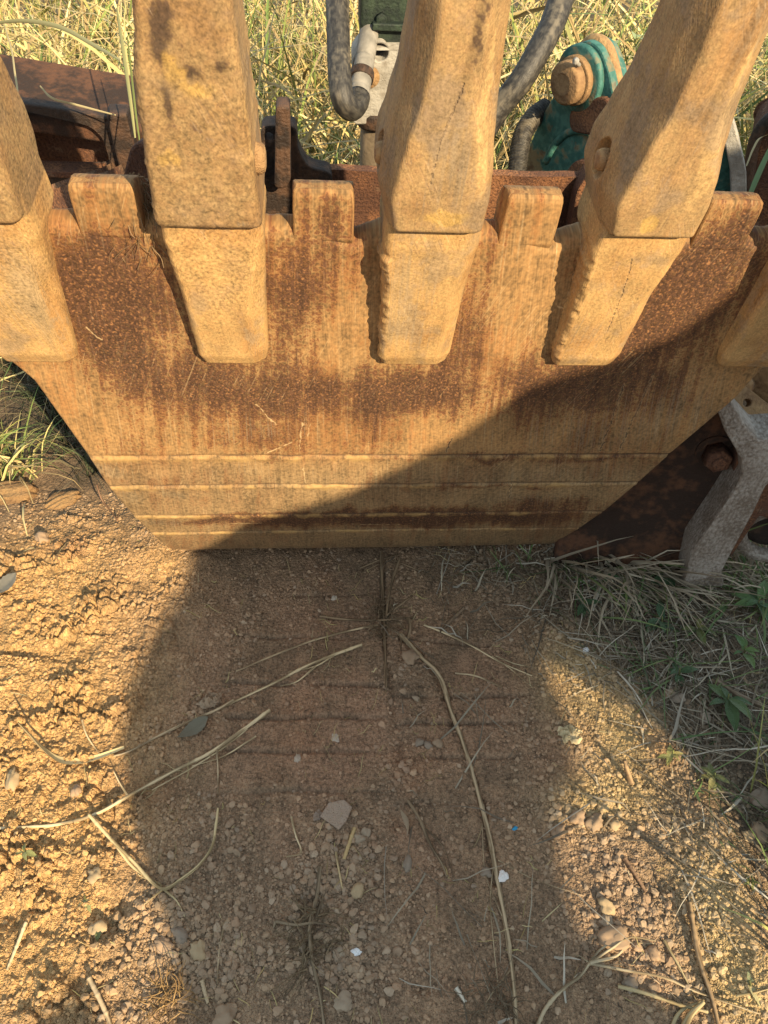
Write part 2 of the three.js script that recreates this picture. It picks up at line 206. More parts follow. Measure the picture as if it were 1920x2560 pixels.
function plateLook(a, t, deep) {                                      // [colour, relief 0..1] of the plate at (a, t)
  const w1 = 0.05 * fbm(a * 9, t * 9, 3), A = a + w1, T = t + 0.05 * fbm(a * 9 + 7, t * 9 + 3, 3);
  const big = fbm(a * 5 + 3, t * 5, 5), fine = fbm(a * 95, t * 80, 4), tiny = 1.15 * n2(a * 150, t * 135) + 0.75 * n2(a * 310, t * 270);
  const tilt = a * 0.35, streak = fbm((a + (t * tilt)) * 60, t * 2.6 + 5, 4), scr = fbm((a + t * (tilt + 0.05)) * 330, t * 4.5, 3), sc2 = n2((a - t * 0.42) * 380, (t + a * 0.42) * 5) * ss(0.0, 0.3, n2(a * 6 + 40, t * 6)), sc3 = n2((a + t * (tilt + 0.12)) * 520, t * 7 + 30);
  let r = clamp(1.05 * blobs(RUSTY, A, T) - 0.8 * blobs(DUSTYB, A, T) + 0.45 * big + 0.60 * streak + 0.30 * fine + 0.10);
  const pit = ss(0.92 - 0.80 * r, 1.12 - 0.80 * r, 0.5 + 0.55 * tiny + 0.45 * fine), smear = scr * (1 - 0.8 * r);
  let c = mix3(DUST, DUSTY, ss(-0.3, 0.3, fine + 0.5 * streak));
  c = mix3(c, ORANGE, 0.8 * clamp(0.25 + ss(-0.2, 0.35, big + 0.7 * streak + 0.3 * fine) * (0.5 + 0.8 * r)));
  c = mix3(c, [0.20, 0.085, 0.032], 0.60 * ss(0.15, 0.85, r + 0.7 * fine));
  c = mix3(c, RUST, 0.9 * pit * ss(0.02, 0.35, r));
  c = mix3(c, DARK, 0.6 * ss(0.55, 0.95, pit * r + 0.25 * tiny + 0.3 * fine));
  c = mix3(c, [0.42, 0.20, 0.07], 0.45 * ss(0.10, 0.55, n2(a * 240 + 70, t * 230) + 0.45 * n2(a * 90, t * 90 + 9) + 0.5 * n2(a * 400, t * 400) - 0.3 * fine) * r);
  c = mix3(c, [0.10, 0.05, 0.024], 0.5 * ss(0.12, 0.45, fbm((a + t * tilt) * 150 + 40, t * 9, 3)) * ss(0.1, 0.5, r));
  const gB = blobs(GREYB, A, T); c = mix3(c, GREYD, 0.6 * ss(0.05, 0.45, scr + gB * 1.1 - 0.2));
  c = mix3(c, [0.30, 0.19, 0.09], 0.3 * ss(0.1, 0.5, smear));
  c = mix3(c, PALE, 0.45 * ss(0.22, 0.55, smear));
  const m = clamp(0.72 + 0.60 * tiny * (0.28 + 0.9 * r) + 0.50 * fine + 0.30 * streak * (1 - r) + 0.30 * fbm(a * 16 + 21, t * 11, 4) + (0.15 * sc3 + 0.22 * scr) * (1 - 0.6 * r), 0.28, 1.25), low = ss(0.06, -0.10, t) * 0.5; c = [c[0] * m, c[1] * m, c[2] * m];
  c = mix3(c, [0.31 * m, 0.235 * m, 0.13 * m], low * ss(0.7, 0.1, r));
  c = mix3(c, [0.52, 0.38, 0.20], 0.32 * ss(0.50, 0.72, sc2 + 0.5 * fine)); c = mix3(c, [0.14, 0.09, 0.05], 0.36 * ss(0.45, 0.7, 0.5 * fine - sc2));
  let h = 0.5 + 0.07 * fine - 0.22 * pit * ss(0.1, 0.5, r) + 0.05 * scr + 0.03 * sc3 - 0.05 * Math.abs(sc2);
  const jit = 0.004 * fbm(a * 60, t * 60, 3), dc = segD(CRACKS, a + jit * 1.4, t + jit);
  if (dc < 0.004) { const k = ss(0.0017, 0.0004, dc + 0.0012 * tiny); c = mix3(c, [0.05, 0.035, 0.022], 0.75 * k); h -= 0.4 * k; const e = ss(0.004, 0.002, dc) * (1 - k); c = mix3(c, PALE, 0.18 * e); }
  const dp = segD(PALES, a + jit, t + jit); if (dp < 0.005) c = mix3(c, PALE, 0.6 * ss(0.0016, 0.0004, dp + 0.003 * fine));
  for (const s of SEAMS) { const j = 0.003 * fbm(a * 14 + s * 70, s * 9, 3), e = t - s - j; if (Math.abs(e) < 0.03) {
    c = mix3(c, [0.47, 0.30, 0.11], 0.62 * ss(0.016, 0.003, Math.abs(e + 0.010 + 0.012 * fbm(a * 40, s * 50, 3))) * ss(-0.12, 0.28, fbm(a * 12 + 9, s * 31, 3) - 0.2 * a + 0.3 * fine));
    c = mix3(c, [0.06, 0.035, 0.02], 0.85 * ss(0.0045, 0.001, Math.abs(e - 0.001)) * ss(-0.35, 0.1, fbm(a * 18, s * 17, 3) + 0.3 * a)); } }
  return deep ? h : c;
}
const PW = 1.7, PH = 1.31, plateMat = std({ map: colorTex(2048, 1578, (u, v) => plateLook(u * PW - 0.8, v * PH - 0.65)), bumpMap: grayTex(1536, 1184, (u, v) => plateLook(u * PW - 0.8, v * PH - 0.65, true)), bumpScale: 0.0022, roughness: 0.82 });
const plateUV = (a, t) => [(a + 0.8) / PW, (t + 0.65) / PH];
// the profile of the shell: (t, n) from the inside of the lip over its top, down the wear plate and round the heel
const PROFILE = [[0.42, -0.052], [0.548, -0.052], [0.560, -0.046], [0.566, -0.034], [0.566, -0.018], [0.560, -0.006], [0.548, 0], [0.3, 0], [0, 0], [-0.115, -0.0055], [-0.263, -0.023], [-0.385, -0.053], [-0.455, -0.072], [-0.525, -0.094], [-0.572, -0.114], [-0.603, -0.138], [-0.624, -0.175], [-0.637, -0.23], [-0.652, -0.34]];
const PLEN = [0]; for (let i = 1; i < PROFILE.length; i++) PLEN.push(PLEN[i - 1] + Math.hypot(PROFILE[i][0] - PROFILE[i - 1][0], PROFILE[i][1] - PROFILE[i - 1][1]));
const profile = (s) => { const L = s * PLEN[PLEN.length - 1]; let i = 1; while (i < PLEN.length - 1 && PLEN[i] < L) i++; const k = (L - PLEN[i - 1]) / (PLEN[i] - PLEN[i - 1]), p = PROFILE[i - 1], q = PROFILE[i]; const dx = q[0] - p[0], dy = q[1] - p[1], l = Math.hypot(dx, dy); return [mix(p[0], q[0], k), mix(p[1], q[1], k), dy / l, -dx / l]; };
const STRIPS = [0, ...SEAMS.map((t) => { let k = 8; while (PROFILE[k][0] > t) k++; return (PLEN[k - 1] + (PLEN[k] - PLEN[k - 1]) * (PROFILE[k - 1][0] - t) / (PROFILE[k - 1][0] - PROFILE[k][0])) / PLEN[PLEN.length - 1]; }), 1];
for (let z = 0; z < STRIPS.length - 1; z++) part(z ? 'heel_strip' : 'wear_plate', gridGeo(380, Math.ceil(400 * (STRIPS[z + 1] - STRIPS[z])) + 2, (i, k) => {
  const s = mix(STRIPS[z], STRIPS[z + 1], k);
  let [t, n, nt, nn] = profile(s); const l = lin(HW_L, t), r = lin(HW_R, t), a = mix(l, r, i);
  let d = 0.0035 * fbm(a * 4, t * 4 + 2, 3) + 0.0008 * fbm(a * 40, t * 40, 3);
  if (t > 0.50) { const e = fbm(a * 24, 3, 4), q = ss(0.50, 0.55, t); t -= q * (0.010 * Math.max(0, e) + 0.02 * Math.exp(-(((a - 0.255) / 0.035) ** 2)) + 0.02 * Math.exp(-(((a + 0.068) / 0.03) ** 2))); }
  for (const q of SEAMS) { const e = t - q - 0.003 * fbm(a * 14 + q * 70, q * 9, 3); d += -0.0045 * Math.exp(-((e / 0.0035) ** 2)) + 0.0030 * Math.exp(-(((e + 0.010) / 0.006) ** 2)) * (0.35 + 1.3 * fbm(a * 30, q * 31, 3)); }
  const edge = Math.min(i, 1 - i) * (r - l); n -= 0.012 * (1 - ss(0, 0.012, edge)) ** 2;
  return [a, t + T0, n + d, ...plateUV(a, t)];
}, null, true), plateMat, bucket);
// the sides behind it, and the back of the bowl
const backLine = [[-0.652, -0.34], [-0.667, -0.497], [-0.60, -0.68], [-0.498, -0.785], [-0.33, -0.86], [-0.163, -0.892], [0.0, -0.89], [0.150, -0.871]];
const bl = (k) => { const x = k * (backLine.length - 1), i = Math.min(Math.floor(x), backLine.length - 2), f = x - i; return [mix(backLine[i][0], backLine[i + 1][0], f), mix(backLine[i][1], backLine[i + 1][1], f)]; };
for (const side of [-1, 1]) {
  const out = (t) => side < 0 ? lin(HW_L, t) + 0.012 : lin(HW_R, t) - 0.012, N = 60, g = [];
  for (const off of [0, 0.03]) g.push(gridGeo(N, 24, (i, j) => {                      // from the shell across to the mouth
    const s = profile(0.14 + 0.86 * i), b = bl(1 - i), t = mix(s[0], b[0], j), n = mix(s[1] - 0.01, b[1], j);
    return [out(t) - side * off + 0.002 * fbm(t * 9, n * 9, 3), t + T0, n, n, t];
  }));
  part('side_plate', mergeGeometries(g), M.rust, bucket);
}
part('back_plate', mergeGeometries([0, 0.028].map((off) => gridGeo(160, 60, (i, j) => { const [t, n] = bl(j); const a = mix(lin(HW_L, t) + 0.02, lin(HW_R, t) - 0.02, i), e = 0.006 * fbm(a * 8, 5, 3) * ss(0.05, 0.15, t); return [a, t + T0 + e, n + off + 0.003 * fbm(a * 6, t * 6, 3), a, t]; }))
  .concat([gridGeo(160, 3, (i, j) => { const a = mix(lin(HW_L, 0.15) + 0.02, lin(HW_R, 0.15) - 0.02, i); return [a, 0.150 + T0 + 0.006 * fbm(a * 8, 5, 3), -0.871 + 0.028 * j, a, j * 0.028]; })])), M.rust, bucket);

// what covers adapters, teeth and lugs
const YELL = blobAt([[1130, 545, 46, 20, 1.2, 0.08], [1625, 560, 20, 26, 1.3, 0.08], [1060, 560, 60, 16, 0.4, 0.08], [430, 170, 30, 50, 0.9, 0.08], [500, 230, 50, 30, 0.8, 0.08], [420, 400, 34, 30, 0.8, 0.08]]);
const STAIN = blobAt([[400, 80, 36, 60, 0.9, 0.08], [420, 260, 14, 60, 0.9, 0.08], [470, 180, 30, 26, 0.9, 0.08], [560, 165, 24, 20, 0.8, 0.08], [400, 130, 30, 40, 0.6, 0.08], [410, 30, 40, 40, 0.5, 0.08], [1210, 40, 30, 60, 0.6, 0.08], [500, 330, 30, 40, 0.35, 0.08], [1200, 110, 20, 40, 0.5, 0.08], [840, 570, 46, 40, 0.6, 0], [800, 620, 40, 40, 0.5, 0], [360, 560, 30, 30, 0.3, 0.05]]);
const CLEAN = blobAt([[1236, 260, 26, 170, 1.0, 0.07], [1205, 400, 16, 90, 0.7, 0.07], [1850, 240, 40, 170, 0.9, 0.07], [1760, 430, 26, 110, 0.8, 0.07], [640, 300, 16, 200, 0.6, 0.07]]);
const GREYT = blobAt([[1030, 690, 90, 90, 0.5, 0.05], [980, 840, 60, 60, 0.6, 0.05], [90, 740, 70, 120, 0.9, 0.04], [1130, 400, 70, 120, 0.6, 0.08], [1540, 420, 50, 90, 0.5, 0.08], [1480, 840, 60, 40, 0.4, 0.05], [600, 560, 30, 10, 0.6, 0.08]]);
const TCRACK = segAt([[1160, 190, 1100, 330], [1100, 330, 1072, 440], [1582, 650, 1565, 730], [1565, 730, 1525, 850]], 0.06);
function toothLook(a, t, deep) {
  const A = a + 0.02 * fbm(a * 20, t * 20, 3), T = t + 0.02 * fbm(a * 20 + 7, t * 20 + 3, 3), tx = (a - 0.05) * 0.5;
  const big = fbm(a * 9 + 23, t * 7, 4), fine = fbm(a * 85, t * 85, 4), tiny = n2(a * 170, t * 170) + 0.6 * n2(a * 340, t * 340), mud = fbm(a * 130 + 11, t * 110, 3);
  const str = fbm((a - t * tx * 0.4) * 210, t * 5 + 2, 4), sx = n2((a - t * tx * 0.6) * 480, t * 9), sy = n2((a + t * 0.5) * 360, (t - a * 0.5) * 6) * ss(0.0, 0.3, n2(a * 14 + 40, t * 9)), rough = ss(-0.12, -0.22, a) * ss(0.40, 0.48, t + 0.15 * fbm(a * 30, 1, 2));
  let c = mix3([0.475, 0.300, 0.120], [0.40, 0.238, 0.092], ss(-0.3, 0.35, fine + 0.25 * str * (1 - rough)));
  c = mix3(c, [0.37, 0.17, 0.048], 0.55 * ss(-0.1, 0.4, big));
  c = mix3(c, [0.28, 0.19, 0.095], 0.6 * ss(0.02, 0.4, 0.45 * str * (1 - rough) + 0.6 * big + 0.3 * fine));
  c = mix3(c, [0.30, 0.225, 0.13], 0.7 * ss(0.1, 0.75, blobs(GREYT, A, T) + 0.5 * str + 0.2 * fine));
  c = mix3(c, [0.085, 0.048, 0.027], 0.88 * ss(0.22, 0.75, blobs(STAIN, A, T) + 0.5 * fine + 0.3 * tiny));
  c = mix3(c, [0.58, 0.355, 0.095], 0.8 * ss(0.3, 0.75, blobs(YELL, A, T) + 0.4 * fine));
  c = mix3(c, [0.16, 0.085, 0.04], 0.7 * ss(0.40, 0.62, tiny * 0.45 + fine * 0.6));
  c = mix3(c, [0.54, 0.40, 0.23], 0.3 * ss(0.45, 0.7, sy + 0.5 * fine)); c = mix3(c, [0.17, 0.115, 0.065], 0.36 * ss(0.42, 0.7, 0.5 * fine - sy)); c = mix3(c, [0.60, 0.38, 0.145], 0.75 * ss(0.25, 0.7, blobs(CLEAN, A, T) + 0.3 * fine)); c = mix3(c, [0.27, 0.195, 0.115], 0.6 * ss(0.0, 0.35, fbm(a * 13 + 80, t * 12, 4) + 0.25 * fine) * (1 - 0.6 * rough));
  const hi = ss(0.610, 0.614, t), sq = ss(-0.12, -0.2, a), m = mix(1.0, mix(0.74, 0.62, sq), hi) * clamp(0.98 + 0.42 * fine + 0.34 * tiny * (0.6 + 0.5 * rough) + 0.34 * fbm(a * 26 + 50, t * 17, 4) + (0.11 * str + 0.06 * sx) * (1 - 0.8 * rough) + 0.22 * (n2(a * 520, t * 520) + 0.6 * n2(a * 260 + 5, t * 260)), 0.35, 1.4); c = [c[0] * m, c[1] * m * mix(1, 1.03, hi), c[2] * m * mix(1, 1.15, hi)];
  const j = 0.003 * fbm(a * 60, t * 60, 3), dc = segD(TCRACK, a + j, t + j); const clot = ss(0.05, 0.4, fbm(a * 38 + 9, t * 34, 4)); let h = 0.5 + 0.05 * fine + (0.07 * str + 0.04 * sx) * (1 - rough) - 0.10 * Math.abs(sy) + 0.30 * rough * mud * clot + 0.13 * fbm(a * 240, t * 240, 3);
  if (dc < 0.003) { const k = ss(0.0011, 0.0003, dc + 0.0014 * tiny); c = mix3(c, [0.17, 0.115, 0.07], 0.55 * k); h -= 0.4 * k; }
  return deep ? h : c;
}
const TW = 1.75, TH = 0.93, toothMat = std({ map: colorTex(2048, 1088, (u, v) => toothLook(u * TW - 0.85, v * TH + 0.27)), bumpMap: grayTex(2048, 1088, (u, v) => toothLook(u * TW - 0.85, v * TH + 0.27, true)), bumpScale: 0.0026, roughness: 0.84 });
const toothUV = (a, t) => [(a + 0.85) / TW, (t - 0.27) / TH];
// a solid lofted through cross-sections: each is an outline in (a, n) at a height t
function loft(secs, rings, per, disp, uvOf = toothUV) {
  const K = 6, sides = secs[0].o.length / K, ref = secs[Math.floor(secs.length / 2)].o, len = [];   // every arc keeps its points, every straight side the same number in all sections
  for (let i = 0; i < sides; i++) { const p = ref[i * K + K - 1], q = ref[((i + 1) * K) % ref.length]; len.push(Math.hypot(q[0] - p[0], q[1] - p[1])); }
  const sum = len.reduce((x, y) => x + y, 0), cnt = len.map((l) => Math.max(2, Math.round((per - sides * K) * l / sum))); per = sides * K + cnt.reduce((x, y) => x + y, 0);
  const outline = (o) => { const out = []; for (let i = 0; i < sides; i++) { for (let j = 0; j < K; j++) out.push(o[i * K + j]); const p = o[i * K + K - 1], q = o[((i + 1) * K) % o.length]; for (let j = 1; j <= cnt[i]; j++) out.push([mix(p[0], q[0], j / (cnt[i] + 1)), mix(p[1], q[1], j / (cnt[i] + 1))]); } return out; };
  const S = secs.map((s) => ({ t: s.t, o: outline(s.o) })), P = [], U = [], I = [], row = [];
  for (let j = 0; j <= rings; j++) {
    const t = mix(S[0].t, S[S.length - 1].t, j / rings); let i = 1; while (i < S.length - 1 && S[i].t < t) i++;
    let f = (t - S[i - 1].t) / (S[i].t - S[i - 1].t); f = f * f * (3 - 2 * f) * 0.5 + f * 0.5;
    row.push([t, S[i].o.map((q, k) => [mix(S[i - 1].o[k][0], q[0], f), mix(S[i - 1].o[k][1], q[1], f)])]);
  }
  row.forEach(([t, o], j) => { for (let k = 0; k <= per; k++) {
    const q = o[k % per], p = o[(k + per - 1) % per], r = o[(k + 1) % per], dx = r[0] - p[0], dy = r[1] - p[1], l = Math.hypot(dx, dy) || 1, nx = dy / l, ny = -dx / l;
    const d = disp ? disp(q[0], t, q[1], nx, ny, j / rings) : 0, a = q[0] + nx * d, n = q[1] + ny * d; P.push(a, t + T0, n); U.push(...uvOf(a + 0.9 * (0.08 - n) * nx, t)); } });
  for (let j = 0; j < rings; j++) for (let k = 0; k < per; k++) { const a = j * (per + 1) + k, b = a + per + 1; I.push(a, b, a + 1, a + 1, b, b + 1); }
  for (const j of [0, rings]) { const o = row[j][1], c = o.reduce((s, q) => [s[0] + q[0] / per, s[1] + q[1] / per], [0, 0]), k = P.length / 3; P.push(c[0], row[j][0] + T0, c[1]); U.push(...uvOf(c[0], row[j][0])); const st = k + 1; for (let i = 0; i <= per; i++) { const q = j * (per + 1) + i; P.push(P[q * 3], P[q * 3 + 1], P[q * 3 + 2]); U.push(U[q * 2], U[q * 2 + 1]); } for (let i = 0; i < per; i++) j ? I.push(k, st + i, st + i + 1) : I.push(k, st + i + 1, st + i); }
  const g = new THREE.BufferGeometry(); g.setAttribute('position', new THREE.Float32BufferAttribute(P, 3)); g.setAttribute('uv', new THREE.Float32BufferAttribute(U, 2)); g.setIndex(I);
  g.computeVertexNormals(); return g;
}
// outline, counter-clockwise seen from above the tip, front face at n1; cl, cr: chamfers of its front edges as [across, deep]
const sec = (t, a0, a1, n0, n1, cl, cr, r) => ({ t, o: roundPoly([[a0, n0], [a1, n0], [a1, n1 - cr[1]], [a1 - cr[0], n1], [a0 + cl[0], n1], [a0, n1 - cl[1]]], r, 5) });
const TEETH = [-0.600, -0.277, 0.050, 0.374, 0.700];
const WORN = [1, 0, 1, 1, 1];                                            // the second tooth still has its full square section
TEETH.forEach((c, k) => {
  const jag = k === 2 || k === 3 ? 1 : 0.15;
  // adapter: the nose the tooth sits on, welded to the plate
  const top = k === 0 ? [c - 0.075, c + 0.075] : [c - 0.073, c + 0.075], bot = k === 0 ? [c - 0.08, c + 0.05] : k === 1 ? [c - 0.055, c + 0.062] : [c - 0.06, c + 0.066];
  const fr = k === 0 ? 0.35 : 1;
  part('tooth_adapter', loft([
    sec(0.292, bot[0] + 0.012, bot[1] - 0.012, -0.012, 0.008, [0.006, 0.006], [0.01, 0.006], 0.004),
    sec(0.299, bot[0] + 0.002, bot[1] - 0.002, -0.012, 0.022, [0.008, 0.008], [0.02, 0.014], 0.006),
    sec(0.325, bot[0] - 0.004, bot[1] + 0.003, -0.012, 0.030, [0.008, 0.008], [0.024, 0.018], 0.008),
    sec(0.46, mix(bot[0], top[0], 0.5), mix(bot[1], top[1], 0.5), -0.012, 0.045, [0.008, 0.010], [0.022, 0.026], 0.009),
    sec(0.55, mix(bot[0], top[0], 0.85), mix(bot[1], top[1], 0.85), -0.012, 0.054, [0.008, 0.010], [0.012, 0.02], 0.009),
    sec(0.575, top[0], top[1], -0.07, 0.057, [0.008, 0.010], [0.010, 0.016], 0.009),
    sec(0.64, top[0] + 0.004, top[1] - 0.004, -0.07, 0.058, [0.008, 0.008], [0.008, 0.008], 0.009),
  ], 120, 150, (a, t, n, nx, ny, v) => {
    const lump = 0.0003 * f3(a * 60, t * 60, n * 60, 3) + 0.0009 * f3(a * 14, t * 14, n * 14 + k, 2), s = ss(0.29, 0.32, t) * ss(0.60, 0.55, t);
    const bead = nx < -0.3 ? jag * s * (0.006 * fbm(t * 55, n * 30 + k * 7, 4) + 0.0018 * Math.abs(Math.sin(t * 260 + 9 * fbm(t * 22, n * 20 + k, 3))) * ss(-0.1, 0.25, fbm(t * 12, k * 3, 2)) + 0.006 * ss(0.1, 0.4, fbm(t * 25, k * 9, 2))) : nx > 0.2 ? (k ? 0.25 : 0.1) * s * 0.0045 * fbm(t * 70, n * 40 + k * 9, 3) : 0;
    const mudd = k === 1 ? 0.0035 * Math.max(0, fbm(a * 55, t * 45 + 30, 4)) * ss(0.45, 0.52, t) : 0; return lump + bead + mudd;
  }), toothMat, bucket);
  // tooth
  const w = WORN[k], L = w ? 0.014 : 0.012, e = k === 3 ? 0.012 : 0;
  const S = w ? [
    sec(0.612, c - 0.064, c + 0.062, -0.062, 0.068, [0.010, 0.012], [0.008, 0.010], 0.006),
    sec(0.617, c - 0.0735, c + 0.0695, -0.07, 0.0765, [0.012, 0.040], [0.008, 0.012], 0.008),
    sec(0.665, c - 0.086, c + 0.071, -0.08, 0.080, [0.016, 0.060], [0.009, 0.014], 0.008),
    sec(0.70, c - 0.084, c + 0.070, -0.08, 0.080, [0.020, 0.062], [0.012, 0.022], 0.008),
    sec(0.745, c - 0.073, c + 0.066, -0.072, 0.079, [0.018, 0.054], [0.024, 0.036], 0.007),
    sec(0.80, c - 0.062, c + 0.062, -0.062, 0.077, [0.022, 0.050], [0.036, 0.040], 0.006),
    sec(0.87, c - 0.056, c + 0.058, -0.052, 0.074, [0.024, 0.040], [0.032, 0.036], 0.006),
    sec(0.95, c - 0.055, c + 0.054, -0.036, 0.070, [0.024, 0.034], [0.024, 0.03], 0.006),
    sec(1.05, c - 0.053, c + 0.053, -0.004, 0.062, [0.012, 0.012], [0.012, 0.012], 0.010),
    sec(1.10, c - 0.050, c + 0.050, 0.025, 0.052, [0.006, 0.006], [0.006, 0.006], 0.006),
  ] : [
    sec(0.612, c - 0.066, c + 0.068, -0.062, 0.068, [0.006, 0.006], [0.006, 0.006], 0.006),
    sec(0.618, c - 0.0725, c + 0.076, -0.07, 0.0765, [0.006, 0.008], [0.006, 0.008], 0.010),
    sec(0.70, c - 0.069, c + 0.072, -0.08, 0.078, [0.006, 0.008], [0.006, 0.008], 0.011),
    sec(0.80, c - 0.058, c + 0.068, -0.06, 0.077, [0.006, 0.008], [0.007, 0.008], 0.011),
    sec(0.90, c - 0.046, c + 0.064, -0.04, 0.075, [0.006, 0.008], [0.008, 0.008], 0.010),
    sec(1.05, c - 0.040, c + 0.060, 0.0, 0.066, [0.006, 0.008], [0.008, 0.008], 0.010),
    sec(1.10, c - 0.036, c + 0.056, 0.03, 0.052, [0.006, 0.006], [0.006, 0.006], 0.006),
  ];
  const pinT = 0.690, pinN = -0.005;
  const tooth = part('tooth', loft(S, 150, 190, (a, t, n, nx, ny, v) => {
    let d = (w ? 0.0002 : 0.0006) * f3(a * 70, t * 70, n * 70 + k, 3) + 0.0012 * f3(a * 10 + k * 5, t * 7, n * 10, 2);
    if (!w) d += 0.0026 * ss(0.0, 0.3, fbm(a * 38 + 9, t * 34, 4)) * (0.7 + 0.6 * fbm(a * 120, t * 120, 2)) * ss(0.95, 0.8, t) + 0.005 * Math.exp(-(((a + 0.33) / 0.02) ** 2) - (((t - 0.80) / 0.05) ** 2));
    if (w && nx > -0.2 && ny > 0.2) d += -0.0035 * Math.exp(-(((a - c - 0.0 - 0.1 * (t - 0.8)) / 0.006) ** 2)) * ss(0.74, 0.8, t) + 0.003 * Math.exp(-(((a - c + 0.022 - 0.1 * (t - 0.8)) / 0.012) ** 2)) * ss(0.72, 0.8, t);
    const dx = t - pinT, dy = n - pinN, rr = Math.hypot(dx / 0.027, dy / 0.023);
    if (nx < -0.6 && w) d -= 0.016 * ss(1.05, 0.9, rr);
    return d;
  }), toothMat, bucket);
  // the pin that locks the tooth on its adapter
  const pin = new THREE.LatheGeometry([[0, 0.010], [0.008, 0.010], [0.0125, 0.0085], [0.015, 0.004], [0.0155, 0], [0.0155, -0.03], [0, -0.03]].map(([x, y]) => new THREE.Vector2(x, y)), 24);
  if (w) { pin.rotateZ(Math.PI / 2); pin.translate(c - 0.0805, pinT - 0.002 + T0, pinN); } else { pin.scale(1.35, 1, 1.35); pin.rotateZ(-Math.PI / 2); pin.translate(c + 0.0755, 0.695 + T0, 0.03); }
  part('pin', boxUV(pin), M.dusty, tooth);
});
// lugs cast on the lip between the teeth
[[-0.482, -0.385], [-0.160, -0.066], [0.164, 0.254], [0.484, 0.574]].forEach(([a0, a1], k) => {
  const sd = (t, i, n1, c, r, n0 = -0.058) => sec(t, a0 + i, a1 - i, n0, n1, [c, c], [c, c], r);
  part('lip_lug', loft([sd(0.535, 0, -0.004, 0.002, 0.002), sd(0.547, 0, 0.0012, 0.002, 0.003), sd(0.600, 0.0005, 0.0015, 0.002, 0.004), sd(0.618, 0.001, 0.0015, 0.003, 0.005, -0.046), sd(0.626, 0.0025, -0.0005, 0.003, 0.005, -0.030), sd(0.629, 0.006, -0.005, 0.003, 0.005, -0.020)],
    60, 130, (a, t, n) => 0.0005 * f3(a * 50, t * 50, n * 50 + k, 3) + 0.001 * f3(a * 18, t * 18, k, 2), plateUV), plateMat, bucket);
});
// hanger brackets standing on the edge of the back plate
const bp = (list, n) => list.map(([x, y]) => { const p = plate(x, y, n); return [p[0], p[1] + T0]; });
{
  const n = -0.868, g = plateGeo(roundPoly(bp([[640, 600], [636, 355], [652, 338], [655, 287], [742, 287], [746, 350], [772, 392], [830, 404], [830, 600]], n), 0.02, 5), 0.05, 0.004, [circle(...bp([[674, 316]], n)[0], 0.0105)]); g.translate(0, 0, n);
  const m = part('hanger_bracket', g, M.dark, bucket);
  const rib = plateGeo(roundPoly(bp([[686, 446], [690, 243], [726, 243], [728, 430], [712, 452]], n + 0.06), 0.012, 5), 0.05, 0.006); rib.translate(0, 0, n + 0.052); part('rib', rib, M.dark, m);
  const g2 = plateGeo(roundPoly(bp([[1400, 640], [1430, 440], [1462, 402], [1490, 402], [1530, 450], [1545, 640]], n), 0.03, 6), 0.06, 0.006); g2.translate(0, 0, n + 0.004); part('hanger_bracket', g2, M.rust, bucket);
}
// ------------------------------------------------------------ the ground
const G = (x, y) => { const p = flat(x, y); return [p.x, p.z]; };
const poly = (pts) => pts.map(([x, y]) => G(x, y));
const area = (L, x, z) => { let s = 0; for (const [a, b, ra, rb, w] of L) { const e = ((x - a) / ra) ** 2 + ((z - b) / rb) ** 2; if (e < 6) s += w * Math.exp(-e); } return s; };
const areaAt = (list) => list.map(([x, y, rx, ry, w]) => { const p = flat(x, y), q = flat(x + rx, y), r = flat(x, y + ry); return [p.x, p.z, Math.abs(q.x - p.x), Math.abs(r.z - p.z), w]; });
const along = (L, x, z) => { let m = 9; for (let i = 1; i < L.length; i++) { const [x0, z0] = L[i - 1], dx = L[i][0] - x0, dz = L[i][1] - z0, k = clamp(((x - x0) * dx + (z - z0) * dz) / (dx * dx + dz * dz)), d = Math.hypot(x - x0 - k * dx, z - z0 - k * dz); if (d < m) m = d; } return m; };
const LOOSE = areaAt([[120, 1500, 260, 260, 1], [120, 1850, 260, 260, 1], [60, 2150, 240, 200, 1.1], [150, 2400, 240, 200, 1.1], [420, 1420, 60, 60, 0.5]]);   // turned clods on the left
const PACKED = areaAt([[760, 1640, 230, 260, 1], [760, 1850, 220, 160, 1], [1180, 1800, 180, 200, 0.8], [1150, 1650, 160, 140, 0.6], [640, 2160, 90, 120, 0.8], [1060, 2200, 90, 150, 0.7], [1010, 2050, 60, 60, 0.5], [520, 1700, 120, 120, 0.4], [1180, 2450, 160, 90, 0.6]]);
const STONY = areaAt([[850, 2200, 130, 190, 1], [520, 2150, 130, 180, 0.8], [560, 2420, 220, 140, 0.9], [900, 2420, 160, 120, 0.7], [1000, 1760, 60, 260, 0.7], [600, 1560, 80, 120, 0.5], [1600, 2150, 140, 170, 1.0], [1640, 2350, 160, 140, 1], [1400, 1950, 60, 200, 0.7], [1300, 1400, 160, 120, 0.3], [560, 1720, 60, 60, 0.5], [330, 2430, 120, 150, 0.9], [400, 2280, 120, 120, 0.8]]);
const HUMUS_AND_SHADE = areaAt([[1550, 1500, 220, 120, 1], [1750, 1650, 250, 200, 1], [1880, 1850, 200, 250, 0.9], [1250, 1420, 140, 60, 0.6], [1900, 2100, 160, 200, 0.6], [110, 1000, 120, 130, 1.3], [215, 1165, 60, 70, 1.0], [0, 860, 120, 130, 1.2]]);  // humus on the right; last three entries paint shade left of the bucket
const SANDY = areaAt([[1420, 1700, 80, 110, 0.8], [1560, 1850, 90, 130, 0.9], [1500, 2000, 120, 70, 0.9], [1780, 2250, 90, 180, 1.0], [1850, 2480, 90, 110, 1.0]]);
